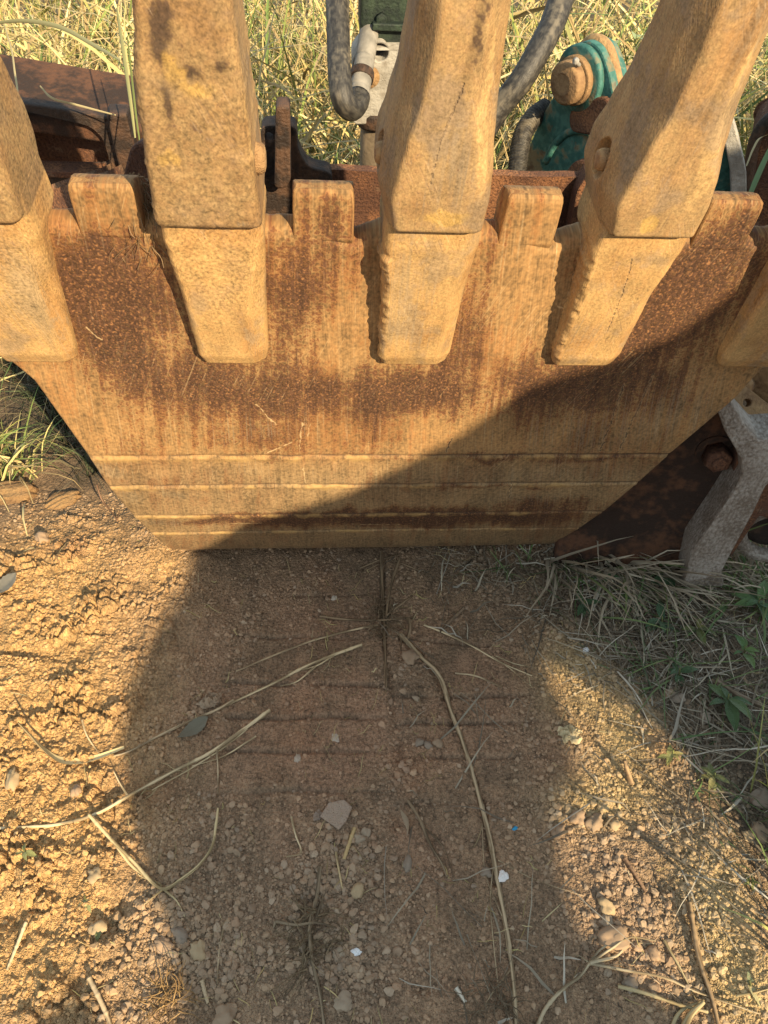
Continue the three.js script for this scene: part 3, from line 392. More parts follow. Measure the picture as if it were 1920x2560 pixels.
const RUTS = [[[955, 1400], [962, 1600], [985, 1760], [1000, 1900]], [[1010, 1590], [1090, 1680], [1140, 1800], [1195, 1960], [1240, 2200]], [[1330, 1560], [1440, 1690], [1540, 1830], [1610, 1960]]].map(poly);
const RIDGE = poly([[1300, 1580], [1420, 1660], [1560, 1790], [1680, 1930], [1790, 2100], [1870, 2330], [1900, 2560]]), BERM = poly([[1380, 1600], [1500, 1690], [1620, 1830], [1730, 1990], [1830, 2200], [1900, 2450]]);
const PADS = [1492, 1600, 1705, 1790, 1868, 1975].map((y) => G(900, y)[1]), PADX = [[G(560, 1800)[0], G(952, 1800)[0]], [G(1005, 1800)[0], G(1370, 1800)[0]]];
const padOff = (x, k, i) => 0.012 * fbm(x * 6 + k * 3, i * 5.1, 2) + (k ? 0.018 : 0) + 0.03 * n2(i * 3.7, k * 5.3 + 0.5) + 0.09 * n2(i * 2.3 + 9, k * 4.1 + 0.5) * (x - 0.02 - k * 0.3);
function soil(x, z) {                                                 // height above the datum
  const near = x > -2 && x < 2 && z > -2.6 && z < 0.4, L = clamp(area(LOOSE, x, z) * 1.1), P = clamp(area(PACKED, x, z)), S = clamp(area(STONY, x, z)), D = clamp(area(SANDY, x, z));
  let h = 0.02 * fbm(x * 1.7 + 4, z * 1.7, 3) * ss(6, 1, Math.hypot(x, z + 1)) + 0.12 * fbm(x * 0.12, z * 0.12, 3) * ss(4, 14, Math.hypot(x, z));
  if (!near) return h;
  h += 0.05 * ss(-0.55, -1.3, x) * ss(-1.75, -1.45, z) - 0.03 * ss(-1.5, -1.9, z) ;
  const wx = x + 0.012 * fbm(x * 20, z * 20, 2), wz = z + 0.012 * fbm(x * 20 + 9, z * 20, 2);
  const rough = (0.40 + 0.9 * L + 0.55 * S) * (1 - 0.72 * P);
  h += 0.012 * rough * fbm(x * 9, z * 9, 4) + 0.0055 * rough * fbm(x * 34 + 3, z * 34, 4) * (1 + 0.6 * L) + 0.0024 * rough * fbm(x * 130, z * 130, 2);
  if (L > 0.02) {                                                     // clods
    const a = worley(wx * 26, wz * 26), b = worley(wx * 58 + 7, wz * 58), c = worley(wx * 110, wz * 110 + 5), big = ss(-0.05, 0.25, fbm(x * 6 + 30, z * 6, 3));
    h += L * (0.017 * big * ss(0.02, 0.35, a[1] - a[0]) * (0.4 + a[2]) + 0.0055 * ss(0.02, 0.4, b[1] - b[0]) * (0.3 + b[2]) * (0.4 + big) + 0.0012 * ss(0.02, 0.4, c[1] - c[0]));
  }
  if (D > 0.05 || S > 0.05) { const c = worley(x * 120, z * 120), b = worley(x * 60, z * 60 + 3); h += (0.002 * D + 0.003 * S) * ss(0.0, 0.5, 0.75 - c[0]) + 0.003 * S * ss(0.1, 0.6, 0.7 - b[0]) * b[2]; }
  if (P > 0.05) {                                                     // prints of a crawler track: flat pads with a lip between them
    for (const [k, [x0, x1]] of PADX.entries()) if (x > x0 - 0.03 && x < x1 + 0.03) for (const [i, z0] of PADS.entries()) {
      const e = z - z0 - padOff(x, k, i); if (Math.abs(e) < 0.05) h -= (i < 2 ? 0.7 : 1) * P * (0.010 * Math.exp(-((e / 0.0055) ** 2)) - 0.002 * Math.exp(-(((e + 0.012) / 0.010) ** 2))) * ss(-0.3, 0.1, fbm(x * 8, i * 3.3 + k, 2) + 0.15) * ss(x0 - 0.02, x0 + 0.02, x) * ss(x1 + 0.02, x1 - 0.02, x);
    }
    h -= 0.008 * P;
  }
  RUTS.forEach((r, i) => { const d = along(r, wx, wz); if (d < 0.06) h -= (i === 1 ? 0.010 : i ? 0.005 : 0.010) * Math.exp(-((d / 0.011) ** 2)) - 0.003 * Math.exp(-(((d - 0.02) / 0.012) ** 2)); });
  const rd = along(BERM, wx, wz); if (rd < 0.3) h += 0.028 * Math.exp(-((rd / 0.07) ** 2)) + 0.012 * Math.exp(-((rd / 0.028) ** 2));
  const hole = area(HOLES, x, z); if (hole > 0.01) h -= 0.03 * hole;
  h += (0.020 + 0.014 * fbm(x * 14, z * 14, 3)) * ss(-1.36, -1.47, z) * ss(-0.38, -0.52, x) * ss(-0.95, -0.70, x);   // soil pushed up against the corner of the bucket
  return h;
}
const HOLES = areaAt([[290, 2290, 34, 60, 0.7], [240, 2290, 24, 24, 0.4], [30, 2280, 60, 60, 0.8], [780, 2270, 18, 40, 0.5], [1060, 2470, 26, 16, 0.4], [60, 1345, 40, 20, 0.5], [160, 1780, 40, 60, 0.25], [60, 1640, 50, 14, 0.6], [990, 2040, 16, 30, 0.5], [1640, 2200, 60, 60, 0.4]]);
const on = (x, y, up = 0) => { let p = flat(x, y); for (let i = 0; i < 3; i++) p = flat(x, y, soil(p.x, p.z) + up / 1000); return p; };
function soilColor(x, z) {
  const L = clamp(area(LOOSE, x, z)), P = clamp(area(PACKED, x, z)), S = clamp(area(STONY, x, z)), humusShade = clamp(area(HUMUS_AND_SHADE, x, z)), D = clamp(area(SANDY, x, z)), a = fbm(x * 5 + 3, z * 5, 4), b = fbm(x * 22, z * 22, 3);
  let c = mix3([0.31, 0.205, 0.122], [0.42, 0.275, 0.16], ss(-0.3, 0.3, a + 0.5 * b));
  c = mix3(c, [0.62, 0.375, 0.150], 0.95 * L); c = mix3(c, [0.43, 0.26, 0.155], 0.8 * P * ss(-0.25, 0.25, a)); c = mix3(c, [0.34, 0.245, 0.16], 0.5 * S);
  c = mix3(c, [0.12, 0.094, 0.062], 0.88 * humusShade); c = mix3(c, [0.56, 0.41, 0.19], 0.85 * D);  // dark humus, and the painted shade of the gap beside the bucket
  if (P > 0.1) for (const [k, [x0, x1]] of PADX.entries()) if (x > x0 - 0.02 && x < x1 + 0.02) for (const [i, z0] of PADS.entries()) { const e = z - z0 - padOff(x, k, i); if (Math.abs(e) < 0.03) c = mix3(c, [0.19, 0.135, 0.09], 0.6 * P * Math.exp(-((e / 0.0065) ** 2)) * ss(-0.3, 0.1, fbm(x * 8, i * 3.3 + k, 2) + 0.15)); }
  c = mix3(c, [0.44, 0.265, 0.16], 0.55 * P * ss(0.0, 0.3, fbm(x * 4 + 11, z * 5, 3)));
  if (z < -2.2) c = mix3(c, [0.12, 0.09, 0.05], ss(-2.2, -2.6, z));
  return mix3(c, [0.44, 0.23, 0.12], 0.4 * ss(0.22, 0.5, fbm(x * 3 + 60, z * 3, 3)));
}
{
  const axis = (lo, hi, step, far0, far1) => { const v = [lo]; while (v[v.length - 1] < hi) v.push(v[v.length - 1] + step); let d = step, a = [], q = lo; while (q > far0) { d *= 1.18; q -= d; a.unshift(q); } d = step; q = v[v.length - 1]; const b = []; while (q < far1) { d *= 1.18; q += d; b.push(q); } return [...a, ...v, ...b]; };
  const xs = axis(-1.22, 1.22, 0.0029, -90, 90), zs = axis(-1.78, -0.24, 0.0029, -90, 60).reverse();
  const detail = tileOf((x, y) => { const a = fbm(x * 26, y * 26, 4), b = fbm(x * 120, y * 120, 3), t = n2(x * 330, y * 330), q = 0.72 + 0.40 * a + 0.62 * b + 0.26 * t; const s = ss(0.25, 0.5, n2(x * 150 + 50, y * 150)); return [q * mix(1, 1.12, s), q * mix(1, 1.1, s), q * mix(1, 1.12, s)]; }, 2048, 1.1);
  const soilBump = grayTex(1024, 1024, (u, v) => 0.5 + 0.5 * fbm(u * 90, v * 90, 3) + 0.25 * n2(u * 330, v * 330)); soilBump.repeat.set(1 / 0.7, 1 / 0.7);
  M.soil = std({ vertexColors: true, map: detail, bumpMap: soilBump, bumpScale: 0.008, roughness: 1 });
  const g = part('ground', gridGeo(xs.length, zs.length, (u, v, i, j) => [xs[i], soil(xs[i], zs[j]), zs[j], xs[i], zs[j]], (q) => soilColor(q[0], q[2])), M.soil);
  g.userData.kind = 'structure';
}
// gravel and clods: too many to count
const stoneGeo = (seed, detail = 1, sq = 0.75) => { let g = mergeVertices(new THREE.IcosahedronGeometry(1, detail).deleteAttribute('uv').deleteAttribute('normal'), 1e-4); const p = g.attributes.position; for (let i = 0; i < p.count; i++) { const v = V().fromBufferAttribute(p, i); v.multiplyScalar(1 + 0.55 * n3(v.x * 0.9 + seed, v.y * 0.9, v.z * 0.9 + seed * 2.7) + 0.18 * n3(v.x * 2.6, v.y * 2.6 + seed, v.z * 2.6)); p.setXYZ(i, v.x, v.y * sq, v.z); } if (detail < 3) { g = g.toNonIndexed(); } g.computeVertexNormals(); return g; };
{
  const r = rng(11), kinds = [0, 1, 2, 3].map((k) => ({ g: stoneGeo(k * 5.3 + 1, 1), m: [], c: [] })), q = new THREE.Quaternion(), e = new THREE.Euler();
  const tones = [[0.34, 0.25, 0.17], [0.42, 0.31, 0.20], [0.27, 0.20, 0.14], [0.46, 0.34, 0.22], [0.38, 0.24, 0.15], [0.32, 0.27, 0.21], [0.46, 0.38, 0.28]];
  let n = 0; for (let tries = 0; tries < 420000 && n < 40000; tries++) {
    const x = -1.25 + 2.5 * r(), z = -1.75 + 1.55 * r(), S = clamp(area(STONY, x, z)), L = clamp(area(LOOSE, x, z)), D = clamp(area(SANDY, x, z)), P = clamp(area(PACKED, x, z)), humusShade = clamp(area(HUMUS_AND_SHADE, x, z));
    const clump = ss(-0.25, 0.3, fbm(x * 8 + 70, z * 8, 3));
    if (r() > (0.08 + 0.36 * S + 0.06 * L + 0.28 * D + 0.25 * humusShade) * (0.2 + clump) * (1 - 0.7 * P)) continue;
    const s = Math.min(0.0011 + 0.0008 * Math.pow(r(), -0.62), S > 0.35 ? 0.0075 : 0.005), k = kinds[(r() * 4) | 0], base = soilColor(x, z), t = tones[(r() * 7) | 0], w = s > 0.004 ? 0.15 + 0.35 * r() : 0.3 * r(), col = mix3(base, t, L > 0.5 ? w * 0.5 : w), b = 0.78 + 0.30 * r();
    e.set(r() * 0.7 - 0.35, r() * 6.3, r() * 0.7 - 0.35); q.setFromEuler(e);
    k.m.push(new THREE.Matrix4().compose(V(x, soil(x, z) + s * 0.22, z), q, V(s * (0.8 + 0.6 * r()), s * (0.6 + 0.4 * r()), s * (0.8 + 0.4 * r())))); k.c.push(new THREE.Color().setRGB(col[0] * b, col[1] * b, col[2] * b)); n++;
  }
  M.stone = std({ bumpMap: grain, bumpScale: 0.001, roughness: 0.95 });
  const LB = ['gravel of angular brown chips scattered over the packed soil', 'gravel of rounded brown crumbs scattered over the soil', 'gravel of flat tan chips scattered over the soil', 'gravel of small dark crumbs scattered over the soil'];
  kinds.forEach((k, i) => { const im = new THREE.InstancedMesh(k.g, M.stone, k.m.length); im.name = numbered('gravel'); k.m.forEach((m, j) => { im.setMatrixAt(j, m); im.setColorAt(j, k.c[j]); }); im.castShadow = im.receiveShadow = true; im.userData.kind = 'stuff'; tag(im, LB[i], 'gravel'); scene.add(im); });
}
// ------------------------------------------------------------ unseen plates behind the viewer, outlined to cast the shadow and its sunlit gap
{
  const hn = V(Math.sin(SUN_AZ), 0, Math.cos(SUN_AZ)), hu = V(Math.cos(SUN_AZ), 0, -Math.sin(SUN_AZ)), D = 3.2;
  const cast = (p) => { const k = (D - p.dot(hn)) / sunDir.dot(hn), q = p.clone().addScaledVector(sunDir, k); return [q.dot(hu), q.y]; };
  const onPlate = (x, y) => { const [a, t] = plate(x, y); return BO.clone().addScaledVector(BC, a).addScaledVector(BU, t); };
  const edge = [[430, 2640], [445, 2450], [410, 2300], [370, 2200], [330, 2080], [310, 1960], [300, 1860], [310, 1720], [345, 1640], [390, 1560], [450, 1480], [470, 1400]].map(([x, y]) => cast(flat(x, y)));
  const diag = [[620, 1325], [880, 1235], [1150, 1085], [1320, 965], [1530, 900], [1700, 830], [1920, 660]].map(([x, y]) => cast(onPlate(x, y)));
  const last = diag[diag.length - 1];
  const gap = [[1320, 1610], [1365, 1740], [1395, 1880], [1345, 2000], [1360, 2100], [1380, 2220], [1430, 2320], [1560, 2420], [1720, 2560], [1960, 2640], [2010, 2420], [1945, 2240], [1870, 2090], [1780, 1965], [1660, 1855], [1545, 1750], [1410, 1650]].map(([x, y]) => cast(flat(x, y)));
  const outline = [[edge[0][0] - 0.05, -0.2], ...edge, ...diag, [last[0] + 1.6, last[1] + 0.5], [last[0] + 1.9, last[1] + 0.3], [last[0] + 1.9, -0.2]];
  const g = new THREE.ExtrudeGeometry((() => { const s = shapeOf(outline); s.holes.push(new THREE.Path(gap.map(([x, y]) => new THREE.Vector2(x, y)))); return s; })(), { depth: 0.06, bevelEnabled: false });
  const o = thing('unseen_shade_caster', 'tall rusty plate out of view behind the viewpoint, outlined to cast the shadow on ground and bucket', 'shade caster');
  const knob = [[40, 2640], [70, 2540], [105, 2480], [150, 2432], [195, 2425], [222, 2460], [240, 2530], [262, 2640]].map(([x, y]) => cast(flat(x, y)));  // outline of the unseen viewer, casts the rounded shadow at the lower left
  const g2 = new THREE.ExtrudeGeometry(shapeOf([[knob[0][0], -0.2], ...knob, [knob[7][0], -0.2]]), { depth: 0.06, bevelEnabled: false });
  const m = part('shade_plate', boxUV(g), M.rust, o); m.matrixAutoUpdate = true; m.quaternion.setFromRotationMatrix(new THREE.Matrix4().makeBasis(hu, V(0, 1, 0), hn)); m.position.copy(hn).multiplyScalar(D);
  const m2 = part('viewer_silhouette', boxUV(g2), M.rust, o); m2.quaternion.copy(m.quaternion); m2.position.copy(m.position);
}
// ------------------------------------------------------------ machine parts standing behind and beside the bucket
// a frame at a surveyed point: local x across, y up, z towards the viewer
function frame(origin, yaw = 0, pitch = 0) {
  const q = new THREE.Quaternion().setFromRotationMatrix(new THREE.Matrix4().makeBasis(BC, BU, BN)).multiply(new THREE.Quaternion().setFromEuler(new THREE.Euler(pitch, yaw, 0, 'YXZ')));
  const X = V(1, 0, 0).applyQuaternion(q), Y = V(0, 1, 0).applyQuaternion(q), Z = V(0, 0, 1).applyQuaternion(q);
  const to = (x, y, z = 0) => { const r = ray(x, y), k = (origin.clone().addScaledVector(Z, z).sub(V(0, CAM_H, 0)).dot(Z)) / r.dot(Z), p = r.multiplyScalar(k).add(V(0, CAM_H, 0)).sub(origin); return [p.dot(X), p.dot(Y)]; };
  return { q, X, Y, Z, to, all: (L, z = 0) => L.map(([x, y]) => to(x, y, z)), world: (x, y, z) => origin.clone().addScaledVector(X, x).addScaledVector(Y, y).addScaledVector(Z, z) };
}
function framed(name, label, category, origin, yaw, pitch) { const f = frame(origin, yaw, pitch), o = thing(name, label, category, origin); o.quaternion.copy(f.q); return [o, f]; }
const cutAt = (f, px, z, thick, r = 0.008, bevel = 0.003, holes = []) => { const g = plateGeo(roundPoly(f.all(px, z), r, 4), thick, bevel, holes); g.translate(0, 0, z - thick); return g; };
const lathe = (prof, seg = 28) => new THREE.LatheGeometry(prof.map(([x, y]) => new THREE.Vector2(x, y)), seg);
const facing = (g, x, y, z) => { g.rotateX(Math.PI / 2); g.translate(x, y, z); return boxUV(g); };

{ // dark box section of a second bucket on the left
  const [o, f] = framed('steel_box_frame', 'dark rusted steel box frame lying behind the left teeth', 'steel frame', at(150, 340, 1.80));
  const hole = roundPoly(f.all([[40, 268], [228, 312], [262, 345], [285, 425], [40, 425]]), 0.035, 5);
  part('front_panel', cutAt(f, [[-260, 240], [0, 250], [150, 272], [300, 300], [335, 310], [338, 470], [-260, 470]], 0, 0.03, 0.006, 0.004, [hole]), M.dark, o);
  part('back_panel', cutAt(f, [[-260, 250], [300, 300], [330, 470], [-260, 470]], -0.10, 0.012), M.rust, o);
  const led = new RoundedBoxGeometry(0.80, 0.05, 0.26, 3, 0.012), p = f.to(70, 245, -0.14); led.rotateZ(-0.13); led.translate(p[0], p[1] + 0.005, -0.15); part('top_ledge', boxUV(led), M.web, o);
  const bar = new RoundedBoxGeometry(0.55, 0.018, 0.05, 2, 0.004), b = f.to(120, 428, 0); bar.translate(b[0], b[1], -0.01); part('bottom_rail', boxUV(bar), M.rust, o);
  const fl = new RoundedBoxGeometry(0.05, 0.20, 0.05, 2, 0.008), e = f.to(318, 370, 0); fl.translate(e[0], e[1], 0.005); part('side_flange', boxUV(fl), M.dark, o);
}
{ // lug and its roots
  const [o, f] = framed('rusty_lug', 'short rusty steel lug standing behind the left lip lug', 'steel lug', at(340, 430, 1.34), -0.5);
  part('lug_plate', cutAt(f, [[300, 520], [305, 440], [322, 372], [340, 356], [366, 360], [378, 400], [385, 520]], 0.02, 0.05, 0.012, 0.006), M.rust, o);
}
{ // hydraulic breaker: teal body above, grey housing, tool below
  const [o, f] = framed('hydraulic_breaker', 'hydraulic breaker with dusty grey housing, shade-darkened teal body and a round tool below', 'breaker', at(960, 200, 2.20));
  part('housing', cutAt(f, [[884, 312], [880, 150], [900, 120], [1080, 120], [1090, 312]], 0.0, 0.10, 0.012, 0.005, [circle(...f.to(950, 132), 0.024), circle(...f.to(1004, 182), 0.013)]), M.grey, o);
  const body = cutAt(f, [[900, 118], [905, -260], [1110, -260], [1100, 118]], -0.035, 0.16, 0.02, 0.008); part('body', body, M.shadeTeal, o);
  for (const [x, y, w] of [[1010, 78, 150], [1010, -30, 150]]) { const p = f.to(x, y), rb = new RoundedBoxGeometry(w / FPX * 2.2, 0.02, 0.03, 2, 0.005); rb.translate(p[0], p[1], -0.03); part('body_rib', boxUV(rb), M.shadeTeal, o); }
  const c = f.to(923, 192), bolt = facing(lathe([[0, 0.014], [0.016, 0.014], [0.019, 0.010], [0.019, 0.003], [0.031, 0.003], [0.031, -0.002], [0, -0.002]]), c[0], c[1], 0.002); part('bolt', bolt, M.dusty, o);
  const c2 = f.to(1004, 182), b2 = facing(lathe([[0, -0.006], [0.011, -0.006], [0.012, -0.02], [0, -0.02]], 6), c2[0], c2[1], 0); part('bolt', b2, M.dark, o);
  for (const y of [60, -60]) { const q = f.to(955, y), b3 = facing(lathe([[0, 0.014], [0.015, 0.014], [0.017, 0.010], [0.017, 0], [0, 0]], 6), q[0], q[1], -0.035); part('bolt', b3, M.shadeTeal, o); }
  const t0 = f.to(933, 300, -0.05), t1 = f.to(925, 640, -0.05);
  part('tool', tube([V(t0[0], t0[1] + 0.05, -0.05), V(t0[0], t0[1] - 0.1, -0.05), V(t1[0], t1[1], -0.05)], (k) => 0.039 - 0.002 * k, 24, 28), M.toolSteel, o);
  const col = lathe([[0.039, 0.03], [0.052, 0.03], [0.056, 0.02], [0.056, -0.01], [0.052, -0.02], [0.039, -0.02]]); col.translate(t0[0], t0[1] + 0.01, -0.05); part('tool_bush', boxUV(col), M.dark, o);
}
{ // hoses
  const W = (x, y, d) => at(x, y, d), rad = 0.032;
  const o = thing('hydraulic_hose', 'black hydraulic hose bent in a tight loop with a grey sleeved return', 'hose', W(865, 290, 2.02)), put = (g) => { g.translate(-o.position.x, -o.position.y, -o.position.z); return g; };
  part('rubber_hose', put(tube([W(838, -260, 2.02), W(842, -60, 2.02), W(846, 100, 2.02), W(850, 200, 2.02), W(858, 252, 2.03), W(876, 272, 2.06), W(893, 258, 2.09), W(898, 240, 2.10)], rad, 90, 18)), M.rubber, o);
  part('sleeve', put(tube([W(892, 262, 2.10), W(898, 235, 2.10), W(912, 150, 2.12), W(928, 40, 2.14), W(938, -60, 2.16), W(950, -260, 2.2)], (k) => 0.029 - 0.002 * k - 0.0022 * Math.exp(-(((((k * 7) % 1) - 0.5) / 0.03) ** 2)), 220, 18)), M.sleeve, o);
  { const A = W(905, 190, 2.112), B = W(912, 150, 2.12), d = B.clone().sub(A).normalize(), c = lathe([[0.028, -0.012], [0.034, -0.012], [0.0345, -0.008], [0.0345, 0.008], [0.034, 0.012], [0.028, 0.012]], 24); c.applyQuaternion(new THREE.Quaternion().setFromUnitVectors(V(0, 1, 0), d)); c.translate(A.x, A.y, A.z); part('hose_clamp', boxUV(put(c)), M.dark, o); }
  const o2 = thing('hydraulic_hose', 'thick black hose slanting up behind the middle tooth on its right', 'hose', W(1250, 300, 2.15));
  const g2 = tube([W(1210, 330, 2.2), W(1250, 268, 2.16), W(1300, 205, 2.12), W(1345, 130, 2.1), W(1385, 50, 2.1), W(1412, -40, 2.1), W(1440, -200, 2.1)], (k) => 0.034 + 0.004 * k, 90, 18); g2.translate(-o2.position.x, -o2.position.y, -o2.position.z); part('rubber_hose', g2, M.rubber, o2);
  const o3 = thing('ribbed_conduit', 'ribbed black conduit end beside the teal bracket', 'conduit', W(1310, 420, 2.3));
  const g3 = tube([W(1365, 270, 2.32), W(1335, 292, 2.3), W(1310, 330, 2.29), W(1298, 380, 2.28), W(1292, 440, 2.28)], (k) => 0.028 + 0.0025 * Math.sin(k * 190), 130, 14); g3.translate(-o3.position.x, -o3.position.y, -o3.position.z); part('conduit', g3, M.rubber, o3);
}
{ // teal coupler with its pin
  const [o, f] = framed('coupler_bracket', 'teal painted coupler bracket with a big round pin, rust and mud showing', 'bracket', at(1430, 260, 2.18), -1.02);
  part('ear', cutAt(f, [[1300, 620], [1306, 402], [1356, 286], [1388, 232], [1410, 160], [1432, 116], [1468, 98], [1500, 118], [1524, 180], [1534, 240], [1560, 380], [1600, 620]], 0, 0.07, 0.03, 0.006, [roundPoly(f.all([[1352, 342], [1388, 282], [1394, 288], [1360, 346]]), 0.006)]), M.teal, o);
  const edge = f.all([[1398, 250], [1416, 168], [1436, 124], [1468, 106], [1496, 126], [1516, 186], [1528, 250]]).map(([x, y]) => V(x, y, -0.035));
  part('edge_band', tube(edge, 0.016, 60, 12), M.dusty, o);
  const c = f.to(1452, 196), disc = (prof, z, m, nm) => part(nm, facing(lathe(prof, 36), c[0], c[1], z), m, o);
  disc([[0.055, 0], [0.082, 0], [0.088, -0.008], [0.088, -0.03], [0.055, -0.03]], 0.018, M.teal, 'boss');
  disc([[0.046, 0.020], [0.060, 0.020], [0.064, 0.016], [0.064, 0], [0.046, 0]], 0.016, M.dusty, 'washer');
  disc([[0, 0.060], [0.026, 0.060], [0.028, 0.063], [0.031, 0.060], [0.048, 0.060], [0.056, 0.054], [0.057, 0.03], [0.047, 0.035], [0.047, -0.05], [0, -0.05]], 0.01, M.dusty, 'pin');
  const gn = lathe([[0, 0.03], [0.009, 0.026], [0.010, 0.02], [0.006, 0.016], [0.006, 0], [0, 0]], 10), gp = f.to(1444, 164, 0.06); gn.rotateX(0.9); gn.translate(gp[0], gp[1], 0.055); part('grease_nipple', boxUV(gn), M.grey, o);
  const rg = f.all([[1365, 405], [1388, 362], [1420, 332], [1452, 326], [1480, 332]]).map(([x, y]) => V(x, y, 0.002)); part('casting_ridge', tube(rg, 0.011, 40, 10), M.teal, o);
  part('gusset', cutAt(f, [[1424, 330], [1420, 280], [1455, 250], [1520, 240], [1530, 310], [1480, 340]], 0.018, 0.02, 0.03, 0.006), M.rust, o);
  part('lower_lug', cutAt(f, [[1400, 520], [1420, 416], [1440, 400], [1470, 404], [1490, 440], [1500, 520]], 0.06, 0.06, 0.03, 0.008), M.rust, o);
}
{
  const [o, f] = framed('cross_pin', 'dusty round steel pin lying level behind the tooth on the right', 'steel pin', at(1590, 200, 2.32));
  const g = tube([V(-0.12, -0.01, 0), V(0.10, 0.005, 0)], 0.042, 6, 26); part('shaft', g, M.dusty, o);
  const ring = new THREE.TorusGeometry(0.046, 0.012, 12, 30); ring.rotateY(Math.PI / 2 - 0.2); ring.translate(0.055, 0.004, 0); part('ring', boxUV(ring), M.rust, o);
  const [k, h] = framed('gusset_plate', 'small rust pink gusset plate pointing down beside the teal bracket', 'steel plate', at(1560, 290, 2.08), -0.15); part('plate', cutAt(h, [[1540, 236], [1556, 232], [1580, 292], [1544, 345], [1538, 300]], 0, 0.012, 0.002, 0.002), M.dusty, k);
}
{
  const [o, f] = framed('side_bar', 'pale worn flat steel bar beside the teal panel behind the right tooth', 'steel bar', at(1840, 410, 1.85), -0.25);
  part('bar', cutAt(f, [[1800, 300], [1832, 296], [1850, 360], [1866, 430], [1868, 600], [1832, 600], [1826, 430], [1812, 360]], 0, 0.05, 0.006, 0.003), M.grey, o);
  const [p, h] = framed('teal_panel', 'flat teal painted panel seen between the right tooth and the pale bar', 'panel', at(1790, 450, 1.93), -0.1); part('panel', cutAt(h, [[1690, 620], [1740, 380], [1810, 350], [1832, 440], [1834, 620]], 0, 0.02, 0.004, 0.003), M.teal, p);
}
{
  const [o, f] = framed('dark_attachment', 'dark rusted attachment at the right edge behind the teeth', 'attachment', at(1960, 400, 2.2), -0.35);
  part('shell', cutAt(f, [[1840, 640], [1868, 430], [1888, 330], [1920, 290], [1990, 270], [2100, 300], [2150, 640]], 0, 0.12, 0.04, 0.01, [circle(...f.to(1925, 330), 0.035)]), M.rust, o);
  part('rim', tube(f.all([[1850, 600], [1872, 430], [1892, 336], [1925, 292], [1990, 272]]).map(([x, y]) => V(x, y, 0.01)), 0.018, 40, 10), M.dark, o);
}
{ // cast bracket at the lower right, in the shade
  const [o, f] = framed('cast_bracket', 'cast steel bracket with pale worn rim and hex bolt, right of the bucket', 'bracket', at(1760, 1220, 1.93), -0.22, -0.25);
  part('web', cutAt(f, [[1360, 1500], [1400, 1340], [1560, 1150], [1700, 980], [1800, 1000], [1880, 1150], [1860, 1280], [1770, 1500]], 0, 0.05, 0.02, 0.006), M.web, o);
  part('rim', cutAt(f, [[1793, 1025], [1822, 988], [1858, 1056], [1898, 1100], [1960, 1096], [1970, 1180], [1915, 1215], [1885, 1280], [1828, 1384], [1800, 1440], [1710, 1460], [1728, 1383], [1796, 1285], [1838, 1222], [1856, 1188], [1854, 1150], [1838, 1122], [1812, 1078]], 0.10, 0.11, 0.006, 0.005), M.cast, o);
  part('side_wall', cutAt(f, [[1846, 1130], [1900, 1105], [1990, 1100], [1990, 1330], [1900, 1290], [1830, 1392], [1790, 1380]], 0.055, 0.05, 0.01, 0.006), M.rust, o);
  const c = f.to(1792, 1140, 0.02), hx = facing(lathe([[0, 0.052], [0.017, 0.052], [0.0185, 0.05], [0.020, 0.045], [0.027, 0.045], [0.034, 0.040], [0.034, 0], [0, 0]], 6), c[0], c[1], 0.004); part('hex_bolt', hx, M.rust, o); part('washer', facing(lathe([[0, 0.006], [0.046, 0.006], [0.048, 0.003], [0.048, 0], [0, 0]], 30), c[0], c[1], 0.0), M.web, o);
  part('foot', cutAt(f, [[1700, 1470], [1735, 1395], [1800, 1395], [1812, 1470]], 0.06, 0.06, 0.012, 0.01), M.cast, o);
  const [p, h] = framed('drilled_flange', 'brown steel flange with drilled holes beyond the cast bracket', 'flange', at(1890, 1040, 1.86), -0.22, -0.9);
  part('flange_plate', cutAt(h, [[1822, 984], [1846, 950], [2050, 1110], [2050, 1230], [1908, 1104], [1862, 1050]], 0, 0.03, 0.006, 0.003, [circle(...h.to(1912, 1084), 0.026), circle(...h.to(1868, 1007), 0.010)]), M.dusty, p);
  const [w, k] = framed('brown_block', 'brown steel block standing beyond the drilled flange at the right edge', 'steel block', at(1900, 1000, 1.93), -0.5); part('block', cutAt(k, [[1848, 958], [1880, 925], [1980, 900], [1990, 1150], [1930, 1080]], 0, 0.10, 0.006, 0.004), M.dusty, w);
  const nb = lathe([[0, 0.03], [0.022, 0.026], [0.030, 0.012], [0.032, 0], [0, 0]], 24), np = k.to(1852, 966, 0.03); nb.rotateX(Math.PI / 2); nb.translate(np[0], np[1], 0.02); part('knob', boxUV(nb), M.dusty, w);
  const [r, s] = framed('cast_ring', 'pale cast ring partly hidden under the cast bracket at the right edge', 'cast ring', at(1925, 1360, 2.0), -0.3, -0.2);
  const tr = new THREE.TorusGeometry(0.085, 0.02, 14, 40), tp = s.to(1938, 1345); tr.translate(tp[0], tp[1], -0.02); part('ring', boxUV(tr), M.cast, r);
  const hub = new THREE.CylinderGeometry(0.075, 0.075, 0.06, 28); hub.rotateX(Math.PI / 2); hub.translate(tp[0], tp[1], -0.08); part('hub', boxUV(hub), M.dark, r);
}
